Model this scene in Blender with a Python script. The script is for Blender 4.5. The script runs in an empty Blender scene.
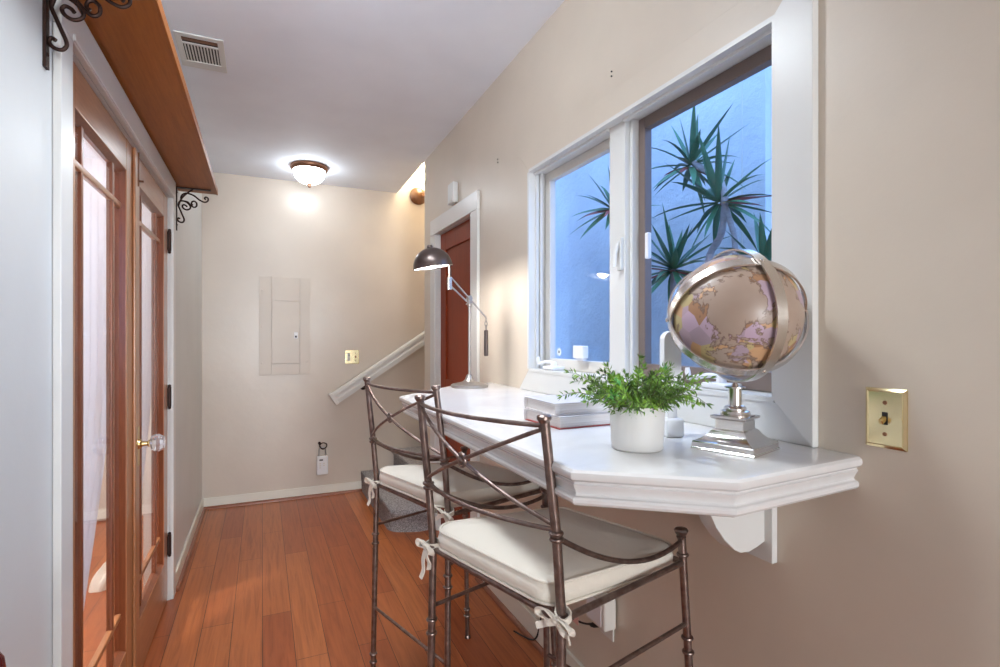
import bpy, bmesh, math, random
from mathutils import Vector, Matrix
random.seed(7)
PI = math.pi
SC = bpy.context.scene
COL = SC.collection
R = math.radians

# ------------------------------------------------------------------ materials
MATS = {}
def mat(name, col, rough=.5, metal=0., spec=.5, coat=0., emis=None, estr=0., sheen=0.):
    m = bpy.data.materials.new(name); m.use_nodes = True
    b = m.node_tree.nodes['Principled BSDF']
    b.inputs['Base Color'].default_value = (*col, 1)
    b.inputs['Roughness'].default_value = rough
    b.inputs['Metallic'].default_value = metal
    b.inputs['Specular IOR Level'].default_value = spec
    b.inputs['Coat Weight'].default_value = coat
    b.inputs['Coat Roughness'].default_value = .15
    b.inputs['Sheen Weight'].default_value = sheen
    if emis:
        b.inputs['Emission Color'].default_value = (*emis, 1)
        b.inputs['Emission Strength'].default_value = estr
    MATS[name] = m
    return m
def nodes(m): return m.node_tree.nodes, m.node_tree.links, m.node_tree.nodes['Principled BSDF']
def coords(m, scale=(1, 1, 1), rot=(0, 0, 0)):
    n, l, b = nodes(m)
    t = n.new('ShaderNodeTexCoord'); mp = n.new('ShaderNodeMapping')
    mp.inputs['Scale'].default_value = scale; mp.inputs['Rotation'].default_value = rot
    l.new(t.outputs['Object'], mp.inputs['Vector'])
    return mp.outputs['Vector']
def noise(m, vec, scale, detail=3, rough=.5, dist=0.):
    n, l, b = nodes(m)
    x = n.new('ShaderNodeTexNoise'); x.inputs['Scale'].default_value = scale
    x.inputs['Detail'].default_value = detail; x.inputs['Roughness'].default_value = rough
    x.inputs['Distortion'].default_value = dist
    l.new(vec, x.inputs['Vector'])
    return x.outputs['Fac']
def ramp(m, fac, stops, interp='LINEAR'):
    n, l, b = nodes(m)
    r = n.new('ShaderNodeValToRGB'); e = r.color_ramp.elements; r.color_ramp.interpolation = interp
    while len(e) < len(stops): e.new(.5)
    for k, (p, c) in enumerate(stops):
        e[k].position = p; e[k].color = (*c, 1)
    l.new(fac, r.inputs['Fac'])
    return r.outputs['Color']
def mixc(m, fac, a, b_, mode='MIX'):
    n, l, b = nodes(m)
    x = n.new('ShaderNodeMix'); x.data_type = 'RGBA'; x.blend_type = mode
    for inp, v in ((x.inputs[0], fac), (x.inputs[6], a), (x.inputs[7], b_)):
        if isinstance(v, (int, float)): inp.default_value = v
        elif isinstance(v, tuple): inp.default_value = (*v, 1)
        else: l.new(v, inp)
    return x.outputs[2]
def bump(m, h, strength=.2, dist=.01):
    n, l, b = nodes(m)
    x = n.new('ShaderNodeBump'); x.inputs['Strength'].default_value = strength; x.inputs['Distance'].default_value = dist
    l.new(h, x.inputs['Height']); l.new(x.outputs['Normal'], b.inputs['Normal'])
def setc(m, out): m.node_tree.links.new(out, nodes(m)[2].inputs['Base Color'])

def paint(name, col, rough=.45, bumpy=.12, scale=14):
    m = mat(name, col, rough)
    v = coords(m)
    f = noise(m, v, 3, 4)
    setc(m, ramp(m, f, [(.3, tuple(c*.96 for c in col)), (.7, tuple(min(1, c*1.03) for c in col))]))
    bump(m, noise(m, v, scale, 6, .6), bumpy, .01)
    return m
def wood(name, c1, c2, rough=.35, axis='Z', scale=1., coat=.3, spec=.5):
    m = mat(name, c1, rough, coat=coat, spec=spec)
    sc = {'X': (1.2, 22, 22), 'Y': (22, 1.2, 22), 'Z': (22, 22, 1.2)}[axis]
    v = coords(m, tuple(s*scale for s in sc))
    f = noise(m, v, 2.2, 6, .6, .6)
    v2 = coords(m, tuple(s*scale*3.5 for s in sc))
    g = noise(m, v2, 3, 4, .7)
    base = ramp(m, f, [(.28, c1), (.72, c2)])
    setc(m, mixc(m, .25, base, ramp(m, g, [(.35, tuple(c*.6 for c in c1)), (.6, c2)])))
    bump(m, f, .05, .003)
    return m

paint('greige', (.645, .56, .48), .28)
paint('greige_lit', (.685, .595, .49), .38)  # same wall paint as greige, lightened for the stronger light on this side
paint('white_wall', (.66, .665, .655), .4, .10)
paint('ceiling_white', (.87, .90, .98), .7, .08)  # blue tint in this white stands in for window light on the ceiling
paint('trim_white', (.72, .71, .685), .3, .02)
paint('baseboard_white', (.80, .77, .68), .35, .02)
paint('panel_paint', (.64, .555, .475), .34, .03)
mat('cream_vinyl', (.74, .70, .64), .4)
mat('taupe_metal', (.20, .15, .13), .4)
wood('fir', (.30, .105, .035), (.47, .20, .085), .3, 'Z')
wood('fir_rail', (.30, .105, .035), (.47, .20, .085), .28, 'Y')
wood('fir_dark', (.17, .045, .016), (.27, .075, .028), .35, 'Z')
wood('shelf_wood', (.30, .090, .014), (.42, .140, .024), .42, 'Y', .5, coat=.0, spec=.25)
wood('brown_door', (.22, .034, .009), (.28, .046, .012), .5, 'Z', .6, coat=0., spec=.2)
wood('walnut', (.12, .05, .02), (.22, .09, .035), .3, 'Z')
wood('shoe_wood', (.22, .065, .025), (.30, .09, .04), .4, 'Y')
mat('iron', (.035, .016, .012), .45, .7)
m = mat('stool_iron', (.20, .145, .125), .34, .85)
v = coords(m); setc(m, ramp(m, noise(m, v, 45, 4), [(.3, (.15, .10, .085)), (.7, (.27, .205, .18))])); bump(m, noise(m, v, 160, 3), .08, .002)
mat('bronze', (.25, .12, .07), .35, .8)
mat('lamp_nickel', (.42, .39, .37), .3, .9)
mat('lamp_shade_metal', (.15, .115, .105), .3, .85)
mat('chrome', (.80, .77, .74), .14, 1.)
mat('brushed_chrome', (.72, .67, .62), .26, 1.)
mat('brass', (.75, .58, .27), .25, 1.)
mat('polished_brass', (.83, .72, .44), .2, 1.)
mat('dark_hole', (.015, .01, .01), .6)
mat('steel', (.55, .55, .55), .3, 1.)
mat('black_rubber', (.015, .014, .014), .5)
mat('white_plastic', (.83, .83, .85), .35)
mat('grey_print', (.10, .10, .10), .5)
mat('pink_tag', (.75, .42, .36), .6)
mat('ceramic', (.74, .72, .70), .5)
mat('soil', (.035, .025, .018), .9)
mat('red_cover', (.38, .06, .05), .5)
mat('dark_red_gloss', (.09, .012, .012), .12, coat=.8)
mat('glow_glass', (.9, .9, .85), .4, emis=(.84, .93, 1), estr=20)
mat('glow_glass_bright', (.9, .9, .85), .4, emis=(.84, .93, 1), estr=46)
mat('sconce_glass', (.9, .9, .8), .4, emis=(1, .92, .58), estr=30)
mat('bulb', (1, 1, 1), .4, emis=(1, .98, .95), estr=330)
mat('shade_inner', (.88, .88, .86), .45)
m = mat('stone', (.82, .80, .79), .22, coat=.35)
v = coords(m); setc(m, ramp(m, noise(m, v, 2.2, 7, .6, .8), [(.35, (.72, .695, .685)), (.6, (.80, .785, .775))]))
m = mat('book_cover', (.62, .58, .58), .5)
m = mat('pages', (.74, .70, .68), .8)
v = coords(m, (4, 4, 600)); setc(m, ramp(m, noise(m, v, 1, 2), [(.3, (.68, .62, .59)), (.7, (.86, .81, .78))]))
m = mat('linen', (.80, .73, .63), .85, sheen=.2)
v = coords(m); bump(m, noise(m, v, 16, 5, .6), .35, .012)
m = mat('sheer', (.88, .88, .93), .8)
n, l, b = nodes(m)
tr = n.new('ShaderNodeBsdfTranslucent'); tr.inputs['Color'].default_value = (.88, .88, .93, 1); ms = n.new('ShaderNodeMixShader'); ms.inputs[0].default_value = .5
l.new(b.outputs[0], ms.inputs[1]); l.new(tr.outputs[0], ms.inputs[2]); l.new(ms.outputs[0], n['Material Output'].inputs['Surface'])
m = mat('carpet', (.28, .25, .24), .95)
v = coords(m); f = noise(m, v, 130, 4, .75)
setc(m, ramp(m, f, [(.32, (.12, .11, .11)), (.5, (.34, .31, .31)), (.68, (.66, .62, .61))])); bump(m, f, .9, .012)
m = mat('leaf', (.10, .22, .03), .5)
v = coords(m); setc(m, ramp(m, noise(m, v, 22, 2), [(.30, (.05, .085, .02)), (.48, (.13, .26, .035)), (.62, (.30, .52, .06)), (.72, (.12, .42, .12))]))
mat('stem', (.12, .13, .05), .6)
m = mat('yucca', (.05, .16, .09), .4)
v = coords(m); setc(m, ramp(m, noise(m, v, 3, 2), [(.35, (.035, .12, .075)), (.65, (.09, .24, .11))]))
mat('yucca_dead', (.45, .10, .09), .6)
m = mat('bark', (.42, .36, .36), .85)
v = coords(m, (1, 1, 4)); f = noise(m, v, 22, 4); bump(m, f, .6, .02)
m = mat('stucco', (.74, .74, .76), .9)
v = coords(m); f = noise(m, v, 11, 8, .7); bump(m, f, .7, .035)
setc(m, ramp(m, noise(m, v, 1.8, 5), [(.3, (.64, .64, .68)), (.7, (.80, .80, .80))]))
m = mat('hedge', (.05, .14, .06), .6)
mat('soil_ground', (.22, .20, .18), .95)
# floorboards
m = mat('floor_wood', (.3, .1, .04), .33, coat=.1, spec=.4)
n, l, b = nodes(m)
tc = n.new('ShaderNodeTexCoord'); mp = n.new('ShaderNodeMapping'); mp.inputs['Rotation'].default_value = (0, 0, R(90))
l.new(tc.outputs['Object'], mp.inputs['Vector'])
br = n.new('ShaderNodeTexBrick')
br.offset = .37; br.inputs['Scale'].default_value = 1.
br.inputs['Brick Width'].default_value = 1.15; br.inputs['Row Height'].default_value = .125
br.inputs['Mortar Size'].default_value = .0013; br.inputs['Mortar Smooth'].default_value = .1; br.inputs['Bias'].default_value = 0
br.inputs['Color1'].default_value = (0, 0, 0, 1); br.inputs['Color2'].default_value = (1, 1, 1, 1); br.inputs['Mortar'].default_value = (.5, .5, .5, 1)
l.new(mp.outputs['Vector'], br.inputs['Vector'])
vg = coords(m, (20, 1.0, 1)); g = noise(m, vg, 2.4, 6, .65, .8)
plank = ramp(m, br.outputs['Color'], [(0, (.33, .080, .023)), (.5, (.375, .100, .029)), (1, (.45, .138, .041))])
grain = ramp(m, g, [(.3, (.62, .55, .5)), (.5, (1, 1, 1)), (.72, (1.25, 1.3, 1.3))])
cc = mixc(m, .75, plank, grain, 'MULTIPLY')
setc(m, mixc(m, br.outputs['Fac'], cc, (.05, .018, .01)))
bump(m, br.outputs['Fac'], -.25, .003)
# globe map
m = mat('globe_map', (.5, .4, .33), .42, coat=.15)
v = coords(m)
land = noise(m, v, 11, 6, .6, .4)
n, l, b = nodes(m)
vo = n.new('ShaderNodeTexVoronoi'); vo.inputs['Scale'].default_value = 34; l.new(v, vo.inputs['Vector'])
sep = n.new('ShaderNodeSeparateColor'); l.new(vo.outputs['Color'], sep.inputs['Color'])
ctry = ramp(m, sep.outputs['Red'], [(0, (.36, .19, .10)), (.22, (.44, .32, .38)), (.45, (.50, .40, .20)), (.6, (.40, .30, .36)), (.75, (.58, .34, .18)), (.9, (.50, .36, .46))], 'CONSTANT')
sea = ramp(m, noise(m, v, 6, 4), [(.35, (.34, .245, .19)), (.65, (.43, .325, .26))])
msk = ramp(m, land, [(.485, (0, 0, 0)), (.50, (1, 1, 1))])
coast = ramp(m, land, [(.47, (1, 1, 1)), (.487, (.35, .25, .2)), (.505, (1, 1, 1))])
setc(m, mixc(m, .9, mixc(m, msk, sea, ctry), coast, 'MULTIPLY'))
# window glass: clear with a faint mirror reflection
def glassmat(name, refl=1., tint=(1, 1, 1)):
    m = bpy.data.materials.new(name); m.use_nodes = True; MATS[name] = m
    nt = m.node_tree; nt.nodes.clear()
    o = nt.nodes.new('ShaderNodeOutputMaterial'); mx = nt.nodes.new('ShaderNodeMixShader')
    t = nt.nodes.new('ShaderNodeBsdfTransparent'); g = nt.nodes.new('ShaderNodeBsdfGlossy'); f = nt.nodes.new('ShaderNodeLayerWeight'); pw = nt.nodes.new('ShaderNodeMath'); pw.operation = 'POWER'; pw.inputs[1].default_value = 4.; ma = nt.nodes.new('ShaderNodeMath'); ma.operation = 'MULTIPLY_ADD'; ma.inputs[1].default_value = .45; ma.inputs[2].default_value = .025
    t.inputs['Color'].default_value = (*tint, 1); g.inputs['Roughness'].default_value = .01; nt.links.new(f.outputs['Facing'], pw.inputs[0]); nt.links.new(pw.outputs[0], ma.inputs[0])
    nt.links.new(ma.outputs[0], mx.inputs[0]); nt.links.new(t.outputs[0], mx.inputs[1]); nt.links.new(g.outputs[0], mx.inputs[2]); nt.links.new(mx.outputs[0], o.inputs[0])
glassmat('glass')
glassmat('crystal_clear', 1.0)
m = mat('crystal', (.95, .95, .97), .03); nodes(m)[2].inputs['Transmission Weight'].default_value = .85

# ------------------------------------------------------------------ mesh tools
def nb(): return bmesh.new()
def box(bm, x0, x1, y0, y1, z0, z1, bev=0., seg=2):
    t = bmesh.new()
    bmesh.ops.create_cube(t, size=1)
    for v in t.verts:
        v.co = Vector((x0+(v.co.x+.5)*(x1-x0), y0+(v.co.y+.5)*(y1-y0), z0+(v.co.z+.5)*(z1-z0)))
    if bev > 0:
        bmesh.ops.bevel(t, geom=list(t.edges), offset=bev, segments=seg, profile=.5, affect='EDGES')
    add(bm, t)
def add(bm, t, M=None):
    if M is not None: bmesh.ops.transform(t, matrix=M, verts=t.verts)
    me = bpy.data.meshes.new('tmp'); t.to_mesh(me); t.free()
    bm.from_mesh(me); bpy.data.meshes.remove(me)
def tube(bm, pts, r, n=10, caps=True, closed=False, flat=None):
    pts = [Vector(p) for p in pts]
    N = len(pts)
    rs = r if isinstance(r, (list, tuple)) else [r]*N
    tang = []
    for i in range(N):
        a = pts[(i-1) % N] if (closed or i > 0) else pts[i]
        b_ = pts[(i+1) % N] if (closed or i < N-1) else pts[i]
        tang.append((b_-a).normalized())
    up = Vector((0, 0, 1)) if abs(tang[0].z) < .9 else Vector((1, 0, 0))
    nrm = (up-tang[0]*up.dot(tang[0])).normalized()
    rings = []
    for i in range(N):
        nrm = (nrm-tang[i]*nrm.dot(tang[i])).normalized()
        bi = tang[i].cross(nrm)
        ring = []
        for k in range(n):
            a = 2*PI*k/n
            ring.append(bm.verts.new(pts[i]+(nrm*math.cos(a)+bi*math.sin(a))*rs[i]))
        rings.append(ring)
    for i in range(N if closed else N-1):
        A, B = rings[i], rings[(i+1) % N]
        for k in range(n):
            bm.faces.new((A[k], A[(k+1) % n], B[(k+1) % n], B[k]))
    if caps and not closed:
        bm.faces.new(rings[0][::-1]); bm.faces.new(rings[-1])
def spline(pts, k=6):
    pts = [Vector(p) for p in pts]; out = []
    for i in range(len(pts)-1):
        p0 = pts[max(i-1, 0)]; p1 = pts[i]; p2 = pts[i+1]; p3 = pts[min(i+2, len(pts)-1)]
        for j in range(k):
            t = j/k
            out.append(.5*((2*p1)+(p2-p0)*t+(2*p0-5*p1+4*p2-p3)*t*t+(3*p1-p0-3*p2+p3)*t**3))
    out.append(pts[-1])
    return out
def lathe(bm, prof, n=32, M=None, phase=0.):
    t = bmesh.new(); rings = []
    for r, z in prof:
        if r < 1e-6: rings.append([t.verts.new((0, 0, z))])
        else: rings.append([t.verts.new((r*math.cos(2*PI*k/n+phase), r*math.sin(2*PI*k/n+phase), z)) for k in range(n)])
    for A, B in zip(rings[:-1], rings[1:]):
        for k in range(n):
            a, a2, b_, b2 = A[k % len(A)], A[(k+1) % len(A)], B[k % len(B)], B[(k+1) % len(B)]
            q = []
            for w in (a, a2, b2, b_):
                if w not in q: q.append(w)
            if len(q) >= 3: t.faces.new(q)
    if len(rings[0]) > 1: t.faces.new(rings[0][::-1])
    if len(rings[-1]) > 1: t.faces.new(rings[-1])
    add(bm, t, M)
def prism(bm, poly, axis, a, b_):
    # polygon in the plane normal to axis; order of the two in-plane coords: X->(y,z) Y->(x,z) Z->(x,y)
    def P(p, w): return {'X': (w, p[0], p[1]), 'Y': (p[0], w, p[1]), 'Z': (p[0], p[1], w)}[axis]
    A = [bm.verts.new(P(p, a)) for p in poly]; B = [bm.verts.new(P(p, b_)) for p in poly]
    bm.faces.new(A); bm.faces.new(B[::-1])
    n = len(poly)
    for k in range(n): bm.faces.new((A[k], B[k], B[(k+1) % n], A[(k+1) % n]))
def ribbon(bm, pts, wdir, w, th=.0016):
    pts = [Vector(p) for p in pts]; wd = Vector(wdir).normalized(); rows = []
    for i, p in enumerate(pts):
        a = pts[max(i-1, 0)]; c = pts[min(i+1, len(pts)-1)]
        t = (c-a).normalized(); s = (wd-t*wd.dot(t)).normalized(); nn = t.cross(s)
        rows.append([bm.verts.new(p+s*(w/2*sx)+nn*(th*sy)) for sx, sy in ((-1, -1), (1, -1), (1, 1), (-1, 1))])
    for A, B in zip(rows[:-1], rows[1:]):
        for k in range(4): bm.faces.new((A[k], A[(k+1) % 4], B[(k+1) % 4], B[k]))
    bm.faces.new(rows[0][::-1]); bm.faces.new(rows[-1])
def sph(bm, c, r, n=16, sc=(1, 1, 1)):
    t = bmesh.new(); bmesh.ops.create_uvsphere(t, u_segments=n*2, v_segments=n, radius=r)
    add(bm, t, Matrix.Translation(c) @ Matrix.Diagonal((*sc, 1)))
def rrect(w, d, r, n=6, cx=0, cy=0):
    out = []
    for (sx, sy, a0) in ((1, 1, 0), (-1, 1, 90), (-1, -1, 180), (1, -1, 270)):
        for k in range(n+1):
            a = R(a0+90*k/n)
            out.append((cx+sx*(w/2-r)+r*math.cos(a), cy+sy*(d/2-r)+r*math.sin(a)))
    return out

def obj(name, bm, m, parent=None, smooth=35, loc=None, kind=None):
    bmesh.ops.recalc_face_normals(bm, faces=bm.faces)
    me = bpy.data.meshes.new(name); bm.to_mesh(me); bm.free()
    me.materials.append(MATS[m])
    if smooth:
        for p in me.polygons: p.use_smooth = True
        me.set_sharp_from_angle(angle=R(smooth))
    o = bpy.data.objects.new(name, me); COL.objects.link(o)
    if smooth and smooth <= 40:
        wn = o.modifiers.new('weighted_normal', 'WEIGHTED_NORMAL'); wn.keep_sharp = True; wn.weight = 80
    if loc: o.location = loc
    if parent: o.parent = parent
    return o
def tag(o, label, cat, group=None, kind=None):
    o['label'] = label; o['category'] = cat
    if group: o['group'] = group
    if kind: o['kind'] = kind
    return o
def thing(name, loc, label, cat, rz=0., group=None, kind=None):
    o = bpy.data.objects.new(name, None); COL.objects.link(o)
    o.empty_display_size = .1
    o.location = loc; o.rotation_euler = (0, 0, rz)
    return tag(o, label, cat, group, kind)
def dup(root, loc, label, rz=0.):
    r = root.copy(); COL.objects.link(r); r.location = loc; r.rotation_euler = (0, 0, rz); r['label'] = label
    for ch in list(root.children):
        c = ch.copy(); COL.objects.link(c); c.parent = r
        for g in list(ch.children):
            d = g.copy(); COL.objects.link(d); d.parent = c
    return r
def bx(name, b6, m, parent=None, bev=0., loc=None):
    bm = nb(); box(bm, *b6, bev=bev); return obj(name, bm, m, parent, loc=loc)

# ------------------------------------------------------------------ setting
XL, XR, YB, YR = -.425, 1.085, 4.62, -6.6     # left wall, wall with the window, end wall, wall behind the viewer
ZC = 2.595                                    # ceiling height at the end wall; it climbs slightly towards the viewer
def ceil_z(y): return ZC+.018*(YB-y)
def holed_wall(bm, axis, a, b_, u0, u1, z0, z1, holes):
    us = sorted({u0, u1, *[h[0] for h in holes], *[h[1] for h in holes]})
    for ua, ub in zip(us[:-1], us[1:]):
        hs = sorted([h for h in holes if h[0] <= ua and h[1] >= ub], key=lambda h: h[2])
        z = z0
        for h in hs+[(0, 0, z1, z1)]:
            if h[2]-z > 1e-4:
                if axis == 'X': box(bm, a, b_, ua, ub, z, h[2])
                else: box(bm, ua, ub, a, b_, z, h[2])
            z = h[3]
def struct(o, label, cat): return tag(o, label, cat, kind='structure')

bm = nb(); box(bm, -2.9, 1.5, YR-.1, YB+.1, -.06, 0)
struct(obj('floor', bm, 'floor_wood'), 'reddish brown wood plank floor running down the hall', 'floor')
bm = nb()
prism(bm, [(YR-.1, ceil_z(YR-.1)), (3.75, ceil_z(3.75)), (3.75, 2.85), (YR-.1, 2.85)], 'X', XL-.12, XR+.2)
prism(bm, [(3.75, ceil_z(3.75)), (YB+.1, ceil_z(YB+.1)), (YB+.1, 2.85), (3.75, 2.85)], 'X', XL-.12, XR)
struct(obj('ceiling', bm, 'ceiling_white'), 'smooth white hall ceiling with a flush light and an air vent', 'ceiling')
bm = nb(); box(bm, -2.9, 1.85, YB, YB+.1, 0, 4.4)
struct(obj('wall_back', bm, 'greige'), 'beige end wall with the breaker panel and the stair handrail', 'wall')
bm = nb()
holed_wall(bm, 'X', XL-.11, XL, YR, YB, 0, 2.8, [(1.55, 3.09, 0, 2.02)])
struct(obj('wall_left', bm, 'white_wall'), 'white side wall around the glazed double doors', 'wall')
WY0, WY1, WZ0, WZ1 = .845, 2.07, 1.18, 2.05      # window opening
bm = nb()
holed_wall(bm, 'X', XR, XR+.11, YR, 3.75, 0, 2.8, [(WY0, WY1, WZ0, WZ1), (2.775, 3.447, 0, 2.02)])
struct(obj('wall_right', bm, 'greige_lit'), 'beige side wall with the window and the counter', 'wall')
# stairwell shell
bm = nb(); box(bm, XR+.11, 1.75, 3.65, 3.75, 0, 4.4); box(bm, XR, XR+.11, 3.65, 3.75, 2.8, 4.4); box(bm, XR-.1, XR, 3.65, YB, 2.85, 4.4)
struct(obj('wall_stairwell', bm, 'greige'), 'beige inner wall of the stairwell', 'wall')
bm = nb(); box(bm, 1.75, 1.85, 3.65, YB+.1, 0, 4.4); box(bm, XR-.1, 1.85, 3.65, YB+.1, 4.4, 4.5)
struct(obj('wall_landing', bm, 'greige'), 'far end and lid of the stairwell', 'wall')
# rear wall
bm = nb(); holed_wall(bm, 'Y', YR-.1, YR, -2.9, XR+.2, 0, 2.8, [])
struct(obj('wall_rear', bm, 'white_wall'), 'plain wall behind the viewer', 'wall')
# next room behind the glazed doors
bm = nb(); box(bm, -2.9, -2.8, YR, YB, 0, 2.75); box(bm, -2.9, XL-.11, .35, .45, 0, 2.75)
struct(obj('wall_next_room', bm, 'white_wall'), 'white walls of the room behind the glazed doors', 'wall')
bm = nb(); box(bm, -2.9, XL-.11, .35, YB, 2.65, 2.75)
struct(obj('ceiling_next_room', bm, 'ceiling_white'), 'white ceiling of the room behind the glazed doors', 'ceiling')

def basebd(name, b6, label):
    bm = nb(); box(bm, *b6, bev=.004); return struct(obj(name, bm, 'baseboard_white'), label, 'baseboard')
basebd('baseboard_back', (XL, .80, YB-.014, YB, .012, .082), 'cream baseboard along the beige end wall')
basebd('baseboard_left', (XL, XL+.014, 3.175, YB, .012, .082), 'cream baseboard between the double doors and the end wall')
basebd('baseboard_right', (XR-.014, XR, YR, 2.67, .012, .105), 'cream baseboard below the counter')
basebd('baseboard_next_room', (-2.8, XL-.12, YB-.014, YB, .012, .09), 'white baseboard seen through the glass doors')
bm = nb()
def shoe(p, q, n):
    p, q, n = Vector(p), Vector(q), Vector(n); s = .018
    A = []; 
    for base in (p, q):
        A.append([bm.verts.new(base+n*(s*math.cos(a))+Vector((0, 0, s*math.sin(a)))) for a in (0, PI/8, PI/4, 3*PI/8, PI/2)]+[bm.verts.new(base)])
    k = 6
    for i in range(k): bm.faces.new((A[0][i], A[0][(i+1) % k], A[1][(i+1) % k], A[1][i]))
    bm.faces.new(A[0]); bm.faces.new(A[1][::-1])
shoe((XL+.014, YB-.014, 0), (.775, YB-.014, 0), (0, -1, 0))
shoe((XL+.014, 3.175, 0), (XL+.014, YB-.014, 0), (1, 0, 0))
shoe((XR-.014, YR, 0), (XR-.014, 2.67, 0), (-1, 0, 0))
struct(obj('trim_1', bm, 'shoe_wood'), 'thin brown wood shoe strip at the foot of the baseboards', 'trim')

# double door casing (white)
bm = nb()
for y0, y1 in ((1.47, 1.55), (3.09, 3.17)): box(bm, XL, XL+.017, y0, y1, 0, 2.02, bev=.003)
box(bm, XL, XL+.017, 1.47, 3.17, 2.02, 2.118, bev=.003)
box(bm, XL, XL+.022, 1.55, 3.09, 2.022, 2.04, bev=.004)
for y0, y1 in ((1.53, 1.552), (3.088, 3.11)): box(bm, XL-.11, XL, y0, y1, 0, 2.03)
box(bm, XL-.11, XL, 1.53, 3.11, 2.018, 2.04)
struct(obj('trim_2', bm, 'trim_white'), 'white casing around the glazed double doors', 'trim')

# ---------------------------------------------------------------- glazed double doors
def french(name, y0, y1, hinge_far, label):
    xf = XL-.008; xb = xf-.042
    d = thing(name, (0, 0, 0), label, 'door', kind='structure')
    z0, z1 = .008, 2.016
    st = .105; zb = .222; zt = 1.903
    bm = nb()
    box(bm, xb, xf, y0, y0+st, z0, z1, bev=.003); obj('stile', bm, 'fir', d)
    bm = nb(); box(bm, xb, xf, y1-st, y1, z0, z1, bev=.003); obj('stile', bm, 'fir', d)
    bm = nb(); box(bm, xb, xf-.0005, y0+st, y1-st, zt, z1-.0005, bev=.003); obj('top_rail', bm, 'fir_rail', d)
    bm = nb(); box(bm, xb, xf-.0005, y0+st, y1-st, z0+.0005, zb, bev=.003); obj('bottom_rail', bm, 'fir_rail', d)
    # sticking: sloped dark moulding around the opening
    bm = nb()
    a0, a1, b0, b1 = y0+st, y1-st, zb, zt
    s = .014
    P = [(a0, b0), (a1, b0), (a1, b1), (a0, b1)]; Q = [(a0+s, b0+s), (a1-s, b0+s), (a1-s, b1-s), (a0+s, b1-s)]
    for k in range(4):
        p, p2, q, q2 = P[k], P[(k+1) % 4], Q[k], Q[(k+1) % 4]
        va = [bm.verts.new((xf-.003, *p)), bm.verts.new((xf-.003, *p2)), bm.verts.new((xf-.020, *q2)), bm.verts.new((xf-.020, *q))]
        vb = [bm.verts.new((xb+.004, *p)), bm.verts.new((xb+.004, *p2)), bm.verts.new((xb+.010, *q2)), bm.verts.new((xb+.010, *q))]
        bm.faces.new(va); bm.faces.new(vb[::-1])
        bm.faces.new((va[3], va[2], vb[2], vb[3]))
    obj('glazing_bead', bm, 'fir_dark', d)
    mg = .115
    bm = nb()
    for yy in (a0+mg, a1-mg): box(bm, xb+.010, xf-.014, yy-.010, yy+.010, b0+.01, b1-.01, bev=.004)
    obj('muntin', bm, 'fir_dark', d)
    bm = nb()
    for zz in (b0+.13, b1-.126): box(bm, xb+.0105, xf-.0135, a0+.01, a1-.01, zz-.010, zz+.010, bev=.004)
    obj('muntin', bm, 'fir_rail', d)
    bm = nb(); box(bm, (xf+xb)/2-.002, (xf+xb)/2+.002, a0+.004, a1-.004, b0+.004, b1-.004); obj('glass_pane', bm, 'glass', d)
    yh = y1+.002 if hinge_far else y0-.002
    for zz in (.28, 1.02, 1.80):
        bm = nb(); tube(bm, [(xf+.008, yh, zz-.05), (xf+.008, yh, zz+.05)], .008, 10)
        box(bm, xf-.001, xf+.004, yh-.02, yh+.02, zz-.045, zz+.045)
        for q in (-.055, .055): sph(bm, (xf+.008, yh, zz+q), .0075, 6)
        obj('hinge', bm, 'iron', d)
    return d, xf, xb
d1, xf, xb = french('door_1', 1.556, 2.319, False, 'glazed wood door of the pair, below the shelf end near the viewer, without a knob on show')
d2, xf, xb = french('door_2', 2.323, 3.084, True, 'glazed wood door of the pair with the crystal knob')
def knobset(d, y, z):
    for sgn, x in ((1, xf), (-1, xb)):
        bm = nb()
        box(bm, min(x, x+.005*sgn), max(x, x+.005*sgn), y-.024, y+.024, z-.075, z+.075, bev=.002)
        p = obj('knob_plate', bm, 'brass', d)
        bm = nb()
        M = Matrix.Translation((x, y, z+.01)) @ Matrix.Rotation(sgn*PI/2, 4, 'Y')
        lathe(bm, [(.020, .004), (.018, .012), (.010, .018), (.009, .034), (.014, .038), (.014, .042)], 16, M)
        obj('knob_stem', bm, 'brass', p)
        bm = nb()
        lathe(bm, [(.012, .040), (.025, .047), (.034, .060), (.034, .072), (.023, .089), (0, .093)], 8, M)
        obj('crystal_knob', bm, 'crystal', p, smooth=20)
    return
knobset(d2, 2.323+.055, .905)
bm = nb(); box(bm, xf, xf+.006, 2.345, 2.367, 1.90, 2.0, bev=.002); tube(bm, [(xf+.008, 2.356, 1.885), (xf+.008, 2.356, 2.012)], .004, 8); tube(bm, [(xf+.008, 2.356, 1.905), (xf+.026, 2.356, 1.905)], .004, 8)
obj('slide_bolt', bm, 'bronze', d2)
bm = nb(); box(bm, xf, xf+.010, 2.302, 2.340, .01, 2.014, bev=.003); obj('astragal', bm, 'fir', d1)

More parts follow.
